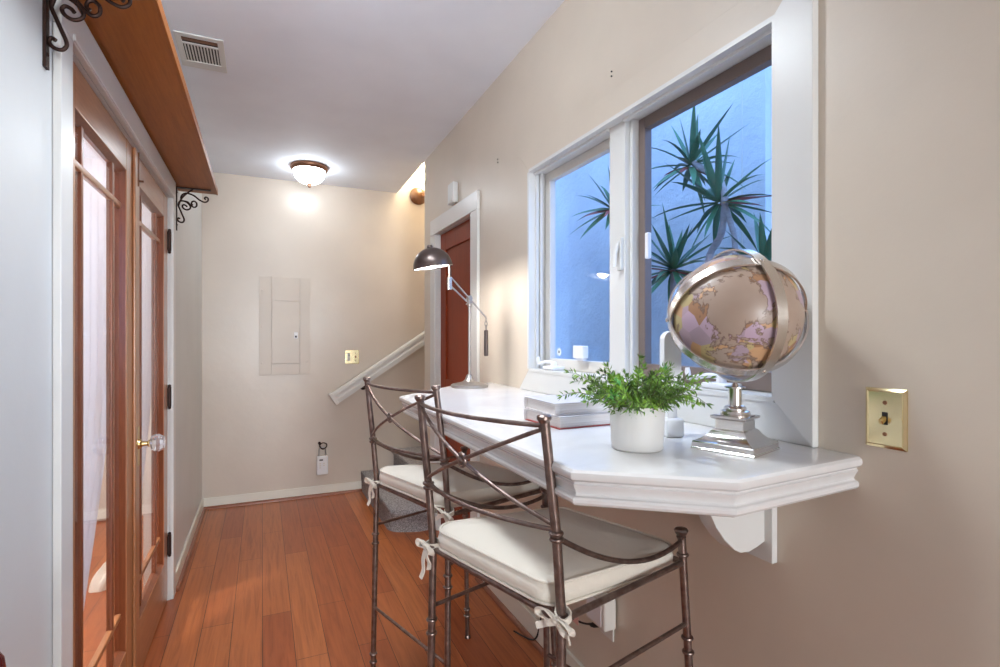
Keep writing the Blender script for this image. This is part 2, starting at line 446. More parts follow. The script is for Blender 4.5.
# curtains behind the glass of the doors
def curtain(y0, y1, yl, label, ztop=1.96):
    xc = xb-.018
    nu, nz = 60, 24
    F, B = [], []
    bm = nb()
    for iz in range(nz+1):
        z = ztop-(ztop-.16)*iz/nz; t = max(0., (1.2-z)/1.05)
        ye = y1+(yl-y1)*t**1.25
        rf, rb = [], []
        for iu in range(nu+1):
            u = iu/nu; y = y0+(ye-y0)*u
            x = xc+.008*math.sin(u*2*PI*9+.6*math.sin(z*2))
            rf.append(bm.verts.new((x, y, z))); rb.append(bm.verts.new((x-.002, y, z)))
        F.append(rf); B.append(rb)
    for iz in range(nz):
        for iu in range(nu):
            bm.faces.new((F[iz][iu], F[iz][iu+1], F[iz+1][iu+1], F[iz+1][iu]))
            bm.faces.new((B[iz][iu], B[iz+1][iu], B[iz+1][iu+1], B[iz][iu+1]))
    for iz in range(nz):
        bm.faces.new((F[iz][nu], B[iz][nu], B[iz+1][nu], F[iz+1][nu])); bm.faces.new((F[iz][0], F[iz+1][0], B[iz+1][0], B[iz][0]))
    for iu in range(nu):
        bm.faces.new((F[0][iu], B[0][iu], B[0][iu+1], F[0][iu+1])); bm.faces.new((F[nz][iu], F[nz][iu+1], B[nz][iu+1], B[nz][iu]))
    c = thing('curtain', (0, 0, 0), label, 'curtain', group='curtains behind the glazed doors')
    obj('curtain_cloth', bm, 'sheer', c)
    bm = nb(); tube(bm, [(xc, y0-.02, ztop+.005), (xc, y1+.02, ztop+.005)], .006, 10); obj('curtain_rod', bm, 'brass', c)
    for q in (y0+.0, y1-.0):
        bm = nb(); box(bm, xc-.004, xb, q-.006, q+.006, ztop, ztop+.014); obj('rod_bracket', bm, 'brass', c)
curtain(1.60, 2.305, 1.72, 'white sheer curtain swept aside behind the glass of the knobless door')
curtain(2.345, 3.07, 2.46, 'white sheer curtain swept aside behind the glass of the door with the knob')
# white cloth heap on the floor of the next room
bm = nb()
t = bmesh.new(); bmesh.ops.create_uvsphere(t, u_segments=36, v_segments=18, radius=1)
for v in t.verts:
    a = math.atan2(v.co.y, v.co.x); k = 1+.22*math.sin(a*5+1)*(1-abs(v.co.z))+.1*math.sin(a*9)
    v.co = Vector((v.co.x*.085*k, v.co.y*.11*k, max(0, v.co.z)*.10*(1+.25*math.sin(a*3+v.co.x*4))))
add(bm, t)
tag(obj('crumpled_cloth', bm, 'linen', loc=(-.735, 3.43, 0), smooth=60), 'crumpled white cloth on the floor seen through the glazed door', 'cloth')

# ---------------------------------------------------------------- shelf and scroll brackets
sh = thing('wall_shelf', (XL, 1.28, 2.131), 'long brown wood shelf above the glazed double doors', 'shelf')
bm = nb(); box(bm, 0, .19, 0, 2.12, 0, .022, bev=.002); obj('shelf_board', bm, 'shelf_wood', sh)
bm = nb(); box(bm, .186, .194, 0, 2.12, -.003, .03, bev=.002); obj('front_lip', bm, 'shelf_wood', sh)
def spiral(c, r0, r1, a0, turns, n=26):
    return [(c[0]+(r0+(r1-r0)*k/n)*math.cos(a0+turns*2*PI*k/n), 0, c[1]+(r0+(r1-r0)*k/n)*math.sin(a0+turns*2*PI*k/n)) for k in range(n+1)]
def bracket(y, label):
    b = thing('scroll_bracket', (XL, y, 2.13), label, 'bracket', group='scroll brackets under the long shelf')
    bm = nb(); box(bm, -.001, .006, -.011, .011, -.235, -.001, bev=.001); obj('wall_bar', bm, 'iron', b)
    bm = nb(); box(bm, .0, .165, -.011, .011, -.006, -.0005, bev=.001); obj('top_bar', bm, 'iron', b)
    # scroll along the wall: coil near the foot rising to a coil under the shelf
    for path in ([(.020, -.172), (.012, -.168), (.008, -.178), (.016, -.188), (.030, -.190), (.038, -.180), (.037, -.168), (.030, -.150), (.020, -.124), (.012, -.102), (.014, -.084), (.026, -.074), (.044, -.076), (.060, -.088), (.068, -.102), (.064, -.114), (.050, -.120), (.036, -.114), (.030, -.102), (.036, -.094), (.046, -.097), (.052, -.104)],
                 [(.040, -.074), (.056, -.078), (.068, -.092), (.084, -.103), (.096, -.096), (.097, -.080), (.087, -.070), (.076, -.074), (.073, -.086), (.080, -.092)],
                 [(.022, -.062), (.030, -.040), (.052, -.030), (.085, -.040), (.110, -.060), (.135, -.070), (.150, -.062), (.152, -.048), (.142, -.041), (.135, -.049), (.141, -.056)],
                 [(.012, -.100), (.020, -.075), (.034, -.050), (.060, -.022), (.080, -.006)]):
        bm = nb(); tube(bm, spline([(x_, 0, z_) for x_, z_ in path], 5), .0043, 8); obj('scroll', bm, 'iron', b)
    for z in (-.205, -.03):
        bm = nb(); lathe(bm, [(.005, 0), (.004, .002), (0, .003)], 10, Matrix.Translation((.006, 0, z)) @ Matrix.Rotation(PI/2, 4, 'Y')); obj('screw', bm, 'iron', b)
    return b
bracket(1.425, 'dark iron scroll bracket holding the shelf end beside the knobless glazed door')
bracket(3.30, 'dark iron scroll bracket holding the shelf end toward the beige end wall')

# dark red round-topped post at the lower left
bm = nb()
lathe(bm, [(.012, 0), (.012, .70), (.009, .72), (.009, .735), (.013, .75), (.017, .768), (.018, .785), (.016, .801), (.010, .812), (0, .816)], 28)
tag(obj('round_topped_post', bm, 'dark_red_gloss', loc=(-.397, 1.105, 0)), 'dark red polished round-topped post beside the white side wall', 'post')

# ---------------------------------------------------------------- ceiling fittings
v0 = (-.253, 2.765)
vt = thing('ceiling_vent', (v0[0], v0[1], ceil_z(v0[1])-.002), 'white metal air vent with dark slots in the ceiling', 'vent')
vt.rotation_euler = (-.018, 0, 0)
bm = nb()
box(bm, -.095, .095, -.150, -.120, -.006, 0, bev=.002); box(bm, -.095, .095, .09, .150, -.006, 0, bev=.002)
box(bm, -.095, -.070, -.120, .09, -.006, 0, bev=.002); box(bm, .070, .095, -.120, .09, -.006, 0, bev=.002)
box(bm, -.075, .075, -.075, -.062, -.006, 0, bev=.001)
obj('vent_frame', bm, 'trim_white', vt)
bm = nb(); box(bm, -.070, .070, -.120, .09, -.0012, 0.0); obj('vent_cavity', bm, 'dark_hole', vt)
bm = nb()
for k in range(11):
    x = -.0625+k*.0125; box(bm, x-.003, x+.003, -.062, .09, -.0036, -.001)
obj('louver', bm, 'trim_white', vt)
bm = nb(); box(bm, -.074, .074, -.112, -.092, -.005, -.001); obj('damper_blade', bm, 'bronze', vt)

def flush_light(x, y, label, gm='glow_glass'):
    c = thing('ceiling_light', (x, y, ceil_z(y)+.001), label, 'ceiling light', group='flush ceiling lights')
    c.rotation_euler = (-.018, 0, 0)
    bm = nb(); lathe(bm, [(.132, 0), (.135, -.012), (.130, -.026), (.122, -.034), (.117, -.036), (.115, -.030), (.09, -.02)], 48); obj('rim', bm, 'bronze', c)
    bm = nb(); lathe(bm, [(.114, -.034), (.113, -.050), (.105, -.078), (.088, -.103), (.062, -.122), (.031, -.132), (0, -.135)], 48); obj('glass_bowl', bm, gm, c)
    bm = nb(); lathe(bm, [(.018, -.131), (.020, -.137), (.012, -.144), (.013, -.150), (.009, -.158), (0, -.161)], 20); obj('finial', bm, 'bronze', c)
    return c
flush_light(.322, 4.2, 'bronze-rimmed flush ceiling light glowing by the beige end wall')
flush_light(.10, 1.62, 'second flush ceiling light overhead, by the middle of the long shelf', 'glow_glass_bright')

# ---------------------------------------------------------------- end wall fittings
pn = thing('breaker_panel', (-.025, YB+.002, 1.013), 'flush breaker panel painted beige on the end wall', 'electrical panel')
bm = nb()
W, Hh = .384, .794
dx0, dx1, dz0, dz1 = .09, .305, .09, .60
box(bm, 0, dx0, -.008, 0, 0, Hh, bev=.002); box(bm, dx1, W, -.008, 0, 0, Hh, bev=.002)
box(bm, dx0, dx1, -.008, 0, 0, dz0, bev=.002); box(bm, dx0, dx1, -.008, 0, dz1, Hh, bev=.002)
obj('cover_plate', bm, 'panel_paint', pn)
bm = nb(); box(bm, dx0+.002, dx1-.002, -.010, -.001, dz0+.002, dz1-.002, bev=.002); pd = obj('panel_door', bm, 'panel_paint', pn)
bm = nb(); box(bm, dx1-.045, dx1-.016, -.015, -.010, .295, .345, bev=.002); obj('latch', bm, 'white_plastic', pd)
bm = nb(); box(bm, dx1-.038, dx1-.024, -.017, -.014, .302, .318); obj('latch_slot', bm, 'dark_hole', pd)
for sx in (.022, W-.022):
    for sz in (.10, .39, .68):
        bm = nb(); lathe(bm, [(.006, 0), (.005, .002), (0, .003)], 10, Matrix.Translation((sx, -.008, sz)) @ Matrix.Rotation(PI/2, 4, 'X')); obj('screw', bm, 'panel_paint', pn)

bp = thing('switch_plate', (.698, YB, 1.149), 'square brass plate with switch and outlet on the end wall above the handrail', 'switch plate')
bm = nb(); box(bm, -.058, .058, -.006, 0, -.059, .059, bev=.004); obj('plate', bm, 'polished_brass', bp)
bm = nb(); box(bm, -.040, -.016, -.008, -.005, -.034, .034, bev=.003); obj('outlet_face', bm, 'cream_vinyl', bp)
for z in (.014, -.018):
    for q in (-.033, -.023):
        bm = nb(); box(bm, q-.0015, q+.0015, -.009, -.0078, z-.004, z+.005); obj('outlet_slot', bm, 'dark_hole', bp)
bm = nb(); box(bm, .022, .034, -.016, -.005, -.008, .010, bev=.002); obj('toggle', bm, 'bronze', bp)
for q in (.028,):
    for z in (-.032, .032):
        bm = nb(); lathe(bm, [(.004, 0), (.003, .002), (0, .0025)], 10, Matrix.Translation((q, -.006, z)) @ Matrix.Rotation(PI/2, 4, 'X')); obj('screw', bm, 'dark_hole', bp)

lb = thing('lock_box', (.453, YB-.02, .177), 'white key lock box hanging on the end wall above the baseboard', 'lock box')
bm = nb(); box(bm, -.045, .045, -.022, .012, 0, .155, bev=.010, seg=3); obj('box_body', bm, 'white_plastic', lb)
bm = nb(); box(bm, -.024, .004, -.024, -.021, .118, .130); obj('window_slot', bm, 'grey_print', lb)
bm = nb()
for k in range(5):
    z = .095-.017*(k//2*1.); x = -.018+.03*(k % 2)
    box(bm, x-.006, x+.006, -.0245, -.021, z-.005, z+.005, bev=.002)
obj('button', bm, 'cream_vinyl', lb)
bm = nb(); tube(bm, spline([(-.026, -.004, .15), (-.026, -.004, .20), (-.014, -.004, .222), (.014, -.004, .222), (.026, -.004, .20), (.026, -.004, .15)], 5), .005, 8); obj('shackle', bm, 'steel', lb)
bm = nb(); tube(bm, spline([(-.026, .006, .262), (-.005, -.014, .215), (.03, -.008, .225), (.034, .004, .25), (.0, -.008, .262), (-.02, .002, .235), (.01, .006, .205)], 6), .0045, 8); obj('wire_loop', bm, 'iron', lb)
bm = nb(); lathe(bm, [(.008, 0), (.008, .018), (.012, .02), (.010, .024), (0, .025)], 12, Matrix.Translation((-.022, .02, .262)) @ Matrix.Rotation(PI/2, 4, 'X')); obj('hook', bm, 'iron', lb)

# handrail on the end wall
sl = .523/.80
hr = thing('handrail', (.555, YB-.055, .812), 'white wooden stair handrail climbing the end wall', 'handrail')
ang = math.atan(sl)
prof = [(y*1.08, z*1.22) for y, z in [(-.022, -.040), (.022, -.040), (.024, -.012), (.016, -.004), (.016, .008), (.026, .016), (.026, .034), (.014, .042), (-.014, .042), (-.026, .034), (-.026, .016), (-.016, .008), (-.016, -.004), (-.024, -.012)]]
t = bmesh.new(); prism(t, prof, 'X', 0, 1.40); 
bm = nb(); add(bm, t, Matrix.Rotation(-ang, 4, 'Y')); obj('rail', bm, 'trim_white', hr, smooth=25)
t = bmesh.new(); box(t, -.030, .0, -.029, .054, -.050, .053, bev=.004)
bm = nb(); add(bm, t, Matrix.Rotation(-ang, 4, 'Y')); obj('rail_return', bm, 'trim_white', hr)
for q in (.30, 1.2):
    x, z = q*math.cos(ang), q*math.sin(ang)
    bm = nb(); lathe(bm, [(.028, 0), (.026, .008), (.010, .012), (.009, .03)], 16, Matrix.Translation((x-.015, .055, z-.085)) @ Matrix.Rotation(PI/2, 4, 'X'))
    tube(bm, spline([(x-.015, .03, z-.085), (x-.012, .0, z-.078), (x-.006, 0, z-.045)], 5), .008, 8)
    obj('rail_bracket', bm, 'iron', hr)

# sconce in the stairwell
scn = thing('wall_sconce', (1.275, YB, 2.585), 'glowing wall sconce with round brown backplate above the stairs', 'sconce')
bm = nb(); lathe(bm, [(.075, 0), (.078, .012), (.066, .026), (.040, .038), (.022, .044), (0, .046)], 32, Matrix.Rotation(PI/2, 4, 'X')); obj('backplate', bm, 'walnut', scn)
bm = nb(); tube(bm, spline([(.03, -.035, 0), (.05, -.08, -.01), (.06, -.105, .03), (.06, -.105, .07)], 6), .010, 10); lathe(bm, [(.016, .06), (.030, .075), (.034, .10), (.024, .105)], 20, Matrix.Translation((.06, -.105, 0))); obj('arm', bm, 'bronze', scn)
bm = nb(); lathe(bm, [(.022, .10), (.050, .125), (.062, .165), (.060, .21), (.070, .25), (.062, .25), (.052, .21), (0, .20)], 28, Matrix.Translation((.06, -.105, 0))); obj('glass_shade', bm, 'sconce_glass', scn)

# ---------------------------------------------------------------- carpeted stairs
st = thing('staircase', (0, 0, 0), 'grey carpeted stairs with a rounded first step beside the end wall', 'stairs', kind='structure')
def arc(cx, cy, r, a0, a1, n=10): return [(cx+r*math.cos(R(a0+(a1-a0)*k/n)), cy+r*math.sin(R(a0+(a1-a0)*k/n))) for k in range(n+1)]
def tread(out, inn, z0, z1, name='step'):
    bm = nb()
    lv = [(inn, z0), (inn, z1-.040), (out, z1-.032), ([(x, y) for x, y in out], z1-.012)]
    n = len(out)
    rows = [[bm.verts.new((x, y, z)) for x, y in pl] for pl, z in lv]
    cx = sum(p[0] for p in out)/n; cy = sum(p[1] for p in out)/n
    rows.append([bm.verts.new((x+(cx-x)*.012, y+(cy-y)*.012, z1-.003)) for x, y in out])
    rows.append([bm.verts.new((x+(cx-x)*.03, y+(cy-y)*.03, z1)) for x, y in out])
    for A, B in zip(rows[:-1], rows[1:]):
        for k in range(n): bm.faces.new((A[k], A[(k+1) % n], B[(k+1) % n], B[k]))
    bm.faces.new(rows[0][::-1]); bm.faces.new(rows[-1])
    return obj(name, bm, 'carpet', st, smooth=50)
o1 = [(1.40, YB-.002), (.772, YB-.002)]+arc(.862, 3.54, .09, 180, 250, 6)+arc(.95, 3.46, .06, 262, 270, 2)+[(1.062, 3.40), (1.062, 3.752), (1.40, 3.752)]
i1 = [(1.40, YB-.002), (.775, YB-.002)]+arc(.890, 3.62, .110, 180, 250, 6)+arc(.970, 3.545, .07, 262, 270, 2)+[(1.062, 3.485), (1.062, 3.752), (1.40, 3.752)]
tread(o1, i1, 0, .172)
for k in range(1, 8):
    x0 = 1.055+.255*(k-1)
    if x0 > 1.6: break
    tread([(1.748, YB-.002), (x0-.02, YB-.002), (x0-.02, 3.756), (1.748, 3.756)], [(1.748, YB-.002), (x0, YB-.002), (x0, 3.756), (1.748, 3.756)], .172+.165*(k-1), .172+.165*k)

# ---------------------------------------------------------------- brown door beyond the counter
d3 = thing('door_3', (0, 0, 0), 'brown panel door in the beige side wall beyond the counter', 'door', kind='structure')
dy0, dy1 = 2.778, 3.444; dxf = XR+.025
bm = nb(); box(bm, dxf+.012, dxf+.05, dy0, dy1, .008, 2.016); obj('door_leaf', bm, 'brown_door', d3)
bm = nb()
box(bm, dxf, dxf+.012, dy0, dy0+.105, .008, 2.016, bev=.003); box(bm, dxf, dxf+.012, dy1-.105, dy1, .008, 2.016, bev=.003)
box(bm, dxf, dxf+.012, dy0+.105, dy1-.105, 1.90, 2.016, bev=.003); box(bm, dxf, dxf+.012, dy0+.105, dy1-.105, .008, .25, bev=.003); box(bm, dxf, dxf+.012, dy0+.105, dy1-.105, .92, 1.04, bev=.003)
obj('panel_frame', bm, 'brown_door', d3)
bm = nb(); lathe(bm, [(.024, 0), (.022, .008), (.010, .012), (.010, .035), (.024, .045), (.026, .058), (.016, .07), (0, .073)], 24, Matrix.Translation((dxf, dy1-.06, .95)) @ Matrix.Rotation(-PI/2, 4, 'Y')); obj('knob', bm, 'brass', d3)
bm = nb()
for y0, y1 in ((2.67, 2.775), (3.447, 3.552)): box(bm, XR-.018, XR, y0, y1, 0, 2.02, bev=.004)
box(bm, XR-.018, XR, 2.67, 3.552, 2.02, 2.125, bev=.004)
for y0, y1 in ((2.757, 2.777), (3.445, 3.465)): box(bm, XR, XR+.108, y0, y1, 0, 2.03)
box(bm, XR, XR+.108, 2.757, 3.465, 2.018, 2.035)
struct(obj('trim_3', bm, 'trim_white'), 'white casing around the brown panel door', 'trim')

ch = thing('door_chime', (XR, 3.07, 2.14), 'slim white chime cover on the wall above the brown door', 'chime')
bm = nb(); box(bm, -.035, 0, -.05, .05, 0, .125, bev=.006, seg=3); obj('cover', bm, 'trim_white', ch)
bm = nb(); box(bm, -.037, -.034, -.035, .035, .008, .02, bev=.001); obj('speaker_slot', bm, 'cream_vinyl', ch)
for y, z, lab in ((1.476, 2.208, 'tiny dark screw in the wall just above the window casing'), (2.427, 2.202, 'tiny dark screw in the wall between window and brown door')):
    s_ = thing('wall_screw', (XR, y, z), lab, 'screw')
    for q in (0, .016):
        bm = nb(); lathe(bm, [(.0026, 0), (.0024, .004), (0, .005)], 10, Matrix.Translation((0, 0, q)) @ Matrix.Rotation(-PI/2, 4, 'Y')); obj('screw_head', bm, 'dark_hole', s_)

# ---------------------------------------------------------------- window
# picture-frame casing with mitred corners
bm, bm2 = nb(), nb()
oy0, oy1, oz0, oz1 = .745, 2.168, 1.0835, 2.15
xo = XR-.020
O = [(oy0, oz0), (oy1, oz0), (oy1, oz1), (oy0, oz1)]; I = [(WY0, WZ0), (WY1, WZ0), (WY1, WZ1), (WY0, WZ1)]
for k in range(4):
    a, b_, c, d = O[k], O[(k+1) % 4], I[(k+1) % 4], I[k]
    t = bmesh.new(); prism(t, [a, b_, c, d], 'X', (xo if k == 3 else XR-.009), XR)
    bmesh.ops.bevel(t, geom=list(t.edges), offset=.0022, segments=2, profile=.5, affect='EDGES'); add(bm if k in (0, 3) else bm2, t)
struct(obj('trim_7', bm2, 'greige_lit'), 'flat window casing along the head and the lamp end, painted like the wall', 'trim')
struct(obj('trim_4', bm, 'trim_white'), 'wide white mitred casing below the window and behind the globe', 'trim')
bm = nb()
for b6 in ((XR-.012, XR+.105, WY0-.012, WY0+.001, WZ0, WZ1), (XR-.012, XR+.105, WY1-.001, WY1+.012, WZ0, WZ1), (XR-.012, XR+.105, WY0, WY1, WZ1-.001, WZ1+.012), (XR-.012, XR+.105, WY0, WY1, WZ0-.012, WZ0+.001)): box(bm, *b6)
# stop beads
for b6 in ((XR+.012, XR+.030, 1.522, WY1, WZ1-.012, WZ1), (XR+.012, XR+.030, WY0, 1.434, WZ1-.010, WZ1), (XR+.020, XR+.034, WY1-.012, WY1, WZ0, WZ1), (XR+.038, XR+.050, WY1-.020, WY1, WZ0, WZ1)): box(bm, *b6, bev=.002)
# mullion post
box(bm, XR+.022, XR+.103, 1.434, 1.522, WZ0, WZ1, bev=.004)
struct(obj('trim_5', bm, 'trim_white'), 'white window reveal lining and the post between the two panes', 'trim')
def sash(name, y0, y1, x0, x1, fw, ft, fb, m, label):
    w = thing(name, (0, 0, 0), label, 'window', kind='structure')
    bm = nb()
    box(bm, x0, x1, y0, y0+fw, WZ0+.002, WZ1-.002, bev=.003); box(bm, x0, x1, y1-fw, y1, WZ0+.002, WZ1-.002, bev=.003)
    box(bm, x0, x1, y0+fw, y1-fw, WZ1-ft, WZ1-.002, bev=.003); box(bm, x0, x1, y0+fw, y1-fw, WZ0+.002, WZ0+fb, bev=.003)
    obj('sash_frame', bm, m, w)
    xm = x0+.02
    bm = nb(); box(bm, xm, xm+.005, y0+fw-.005, y1-fw+.005, WZ0+fb-.005, WZ1-ft+.005); obj('glass_pane', bm, 'glass', w)
    return w
w1 = sash('window_1', 1.522, WY1-.001, XR+.070, XR+.100, .046, .040, .046, 'cream_vinyl', 'narrower window pane with a cream frame, toward the desk lamp')
w2 = sash('window_2', WY0+.001, 1.434, XR+.066, XR+.096, .047, .040, .052, 'taupe_metal', 'wider window pane with a dark taupe frame behind the globe')
bm = nb(); box(bm, XR+.040, XR+.075, 1.418, 1.434, WZ0, WZ1, bev=.003); box(bm, XR+.05, XR+.098, 1.434-.006, 1.434, WZ0, WZ1); obj('track', bm, 'trim_white', w2)
bm = nb(); box(bm, XR+.052, XR+.068, 1.355, 1.372, 1.575, 1.66, bev=.004); obj('sash_latch', bm, 'white_plastic', w2)
bm = nb(); box(bm, XR+.010, XR+.023, 1.44, 1.466, 1.545, 1.655, bev=.003); tube(bm, [(XR+.008, 1.453, 1.64), (XR-.004, 1.453, 1.60), (XR-.006, 1.456, 1.555)], .006, 8); obj('casement_lock', bm, 'trim_white', w1)
# cranks on the sill
def crank(y, label, ang):
    c = thing('window_crank', (XR+.035, y, WZ0+.0015), label, 'window crank')
    c.rotation_euler = (0, 0, ang)
    bm = nb(); box(bm, -.030, .030, -.045, .045, 0, .016, bev=.006, seg=3); obj('crank_base', bm, 'white_plastic', c)
    bm = nb(); lathe(bm, [(.014, .014), (.012, .030), (.007, .036), (0, .037)], 16)
    tube(bm, spline([(0, 0, .028), (-.010, .03, .034), (-.016, .075, .026), (-.016, .10, .022)], 5), [.007]*16, 8); obj('crank_arm', bm, 'white_plastic', c)
    bm = nb(); tube(bm, [(-.016, .10, .018), (-.018, .104, .040), (-.018, .105, .052)], [.006, .008, .006], 10); obj('crank_knob', bm, 'white_plastic', c)
crank(1.93, 'white window crank on the sill by the desk lamp end', 0)
crank(1.04, 'white window crank on the sill behind the globe', R(0))
al = thing('alarm_sensor', (XR+.062, 1.75, WZ0+.0475), 'small white box sensor on the frame of the cream framed window', 'sensor')
bm = nb(); box(bm, -.024, .003, -.036, .036, .008, .058, bev=.004, seg=3); obj('sensor_body', bm, 'white_plastic', al)
bm = nb(); box(bm, -.016, .003, -.022, .022, 0, .009, bev=.001); obj('sensor_foot', bm, 'white_plastic', al)
sk = thing('alarm_sticker', (XR+.088, 1.975, WZ0+.075), 'small white sticker low on the cream framed window pane', 'sticker')
bm = nb(); prism(bm, arc(0, 0, .017, 0, 330, 11), 'X', 0, .0012); obj('sticker_face', bm, 'white_plastic', sk)
bm = nb(); box(bm, -.0006, 0, -.005, .005, -.005, .006); obj('sticker_print', bm, 'grey_print', sk)

# ---------------------------------------------------------------- outside
bm = nb(); box(bm, 2.6, 2.8, 2.10, 7.5, -.3, 3.6)
for y in (2.265,): pass
struct(obj('wall_exterior', bm, 'stucco'), 'pale stucco wall outside the window', 'wall')
bm = nb(); box(bm, 2.597, 2.6005, 2.255, 2.261, -.3, 3.6)
struct(obj('trim_6', bm, 'cream_vinyl'), 'thin vertical joint line in the outdoor stucco wall', 'trim')
bm = nb(); box(bm, XR+.2, 12, -8, 12, -.36, -.3)
struct(obj('ground', bm, 'soil_ground'), 'bare ground outside the window', 'ground')
def leaf_blade(bm, base, dirv, L, w, droop, fold=.25):
    d = Vector(dirv).normalized(); up = Vector((0, 0, 1))
    s = d.cross(up)
    if s.length < .05: s = Vector((1, 0, 0))
    s.normalize(); nrm = s.cross(d).normalized()
    N = 6; prev = None; p = Vector(base)
    for k in range(N+1):
        t = k/N; dd = (d-up*droop*t*t).normalized()
        if k: p = p+dd*(L/N)
        ww = w*(.55+.9*t if t < .35 else .865*(1-((t-.35)/.65)**1.6)+.0)
        ww = max(ww, .0004)
        a = bm.verts.new(p+s*ww/2+nrm*ww*fold*.5); b_ = bm.verts.new(p-nrm*ww*.12); c = bm.verts.new(p-s*ww/2+nrm*ww*fold*.5)
        if prev:
            bm.faces.new((prev[0], prev[1], b_, a)); bm.faces.new((prev[1], prev[2], c, b_))
        prev = (a, b_, c)
def rosette(n, L, w, down=.35, only=None):
    bm = nb()
    for k in range(n):
        az = k*2.39996+random.uniform(-.2, .2); el = R(-50+125*(k+.5)/n+random.uniform(-8, 8))
        d = (math.cos(az)*math.cos(el), math.sin(az)*math.cos(el), math.sin(el))
        leaf_blade(bm, (d[0]*.012, d[1]*.012, d[2]*.012+.0), d, L*random.uniform(.75, 1.15), w, random.uniform(.1, .75) if el < R(45) else .05)
    return bm
def near_(p, k=1.0): return tuple(c+(q-c)*k for q, c in zip(p, (0, 0, 1.32)))
def yucca(name, base, trunks, heads, label, dead=3):
    base = (*near_(base)[:2], -.3)
    trunks = [([near_(p) if p[2] > -.29 else (*near_(p)[:2], -.3) for p in path], r0*.62, r1*.66) for path, r0, r1 in trunks]
    heads = [(near_(h), n, L*1.08, w*1.5, t) for h, n, L, w, t in heads]
    y = thing(name, base, label, 'plant', group='spiky plants outside the window')
    B = Vector(base)
    for path, r0, r1 in trunks:
        pts = spline([Vector(p)-B for p in path], 6); n = len(pts)
        bm = nb(); tube(bm, pts, [r0+(r1-r0)*k/(n-1)+.0015*math.sin(k*2.1) for k in range(n)], 12); obj('trunk', bm, 'bark', y, smooth=60)
    for h, n, L, w, tilt in heads:
        bm = rosette(n, L, w); o = obj('leaf_rosette', bm, 'yucca', y, loc=tuple(Vector(h)-B), smooth=60); o.rotation_euler = tilt
        bm = nb()
        for k in range(dead):
            az = random.uniform(0, 6.28); d = (math.cos(az), math.sin(az), random.uniform(-.25, .15)); leaf_blade(bm, (0, 0, -.01), d, L*random.uniform(.6, 1.), w*.9, .25)
        obj('dead_leaf', bm, 'yucca_dead', o, smooth=60)
yucca('yucca_plant', (2.15, 2.02, -.3),
      [([(2.15, 2.02, -.3), (2.16, 2.06, .6), (2.18, 2.10, 1.30), (2.2, 2.13, 1.72), (2.2, 2.045, 1.86), (2.2, 2.02, 2.02), (2.2, 2.04, 2.12), (2.2, 2.10, 2.2), (2.2, 2.17, 2.24), (2.2, 2.24, 2.30)], .034, .024),
       ([(2.17, 2.075, 1.0), (2.2, 1.97, 1.55), (2.2, 1.955, 1.80), (2.2, 1.98, 1.90), (2.2, 2.015, 2.00)], .026, .022),
       ([(2.2, 2.02, 2.0), (2.22, 2.05, 2.04), (2.2, 2.06, 2.06)], .020, .020)],
      [((2.2, 2.26, 2.285), 26, .30, .030, (.35, .0, 0)), ((2.2, 2.055, 2.03), 26, .33, .030, (-.1, -.2, 0))],
      'tall spiky plant with pale crooked trunk and two heads outside the dark framed window')
yucca('yucca_plant', (2.2, 2.46, -.3),
      [([(2.2, 2.46, -.3), (2.22, 2.44, .6), (2.19, 2.40, 1.3), (2.2, 2.395, 1.73)], .032, .024)],
      [((2.2, 2.395, 1.715), 32, .31, .030, (.1, 0, 0))], 'spiky plant with a lower leaf head toward the post between the windows', 4)
yucca('yucca_plant', (2.2, 1.70, -.3),
      [([(2.2, 1.70, -.3), (2.22, 1.74, .6), (2.2, 1.76, 1.2), (2.2, 1.78, 1.62)], .030, .024)],
      [((2.2, 1.78, 1.64), 26, .28, .030, (0, 0, 0))], 'spiky plant whose leaf tips rise above the globe outside the window')
yucca('yucca_plant', (2.2, 3.0, -.3),
      [([(2.2, 3.0, -.3), (2.17, 2.98, .8), (2.2, 2.95, 1.6), (2.2, 2.94, 2.18)], .030, .022)],
      [((2.2, 2.985, 2.20), 30, .30, .030, (.5, 0, 0))], 'spiky plant seen through the cream framed window', 4)
bm = nb(); box(bm, 1.4, 9, -3.4, -3.2, -.3, 4)  # out-of-view wall added to hold back low sky light in the yard
struct(obj('wall_sky_blocker', bm, 'stucco'), 'unseen stucco wall added to block low sky light', 'wall')
# greenery and brightness past the end of the stucco wall
hd = thing('garden_bush', (4.6, 3.1, -.3), 'green bush past the end of the outdoor stucco wall', 'bush')
bm = nb()
for k in range(900):
    z = random.uniform(.2, 2.5); rr = .75*(1-((z-1.3)/1.6)**2)**.5*random.uniform(.75, 1); a = random.uniform(0, 6.28)
    leaf_blade(bm, (rr*math.cos(a), rr*math.sin(a), z), (math.cos(a)+random.uniform(-.7, .7), math.sin(a)+random.uniform(-.7, .7), random.uniform(-.3, .9)), random.uniform(.12, .2), .06, .4)
obj('foliage', bm, 'hedge', hd, smooth=60)
bm = nb()
for k in range(5):
    a = k*1.25; tube(bm, [(.05*math.cos(a), .05*math.sin(a), 0), (.2*math.cos(a), .2*math.sin(a), .9), (.4*math.cos(a), .4*math.sin(a), 1.9)], [.03, .02, .008], 8)
obj('stem', bm, 'bark', hd)

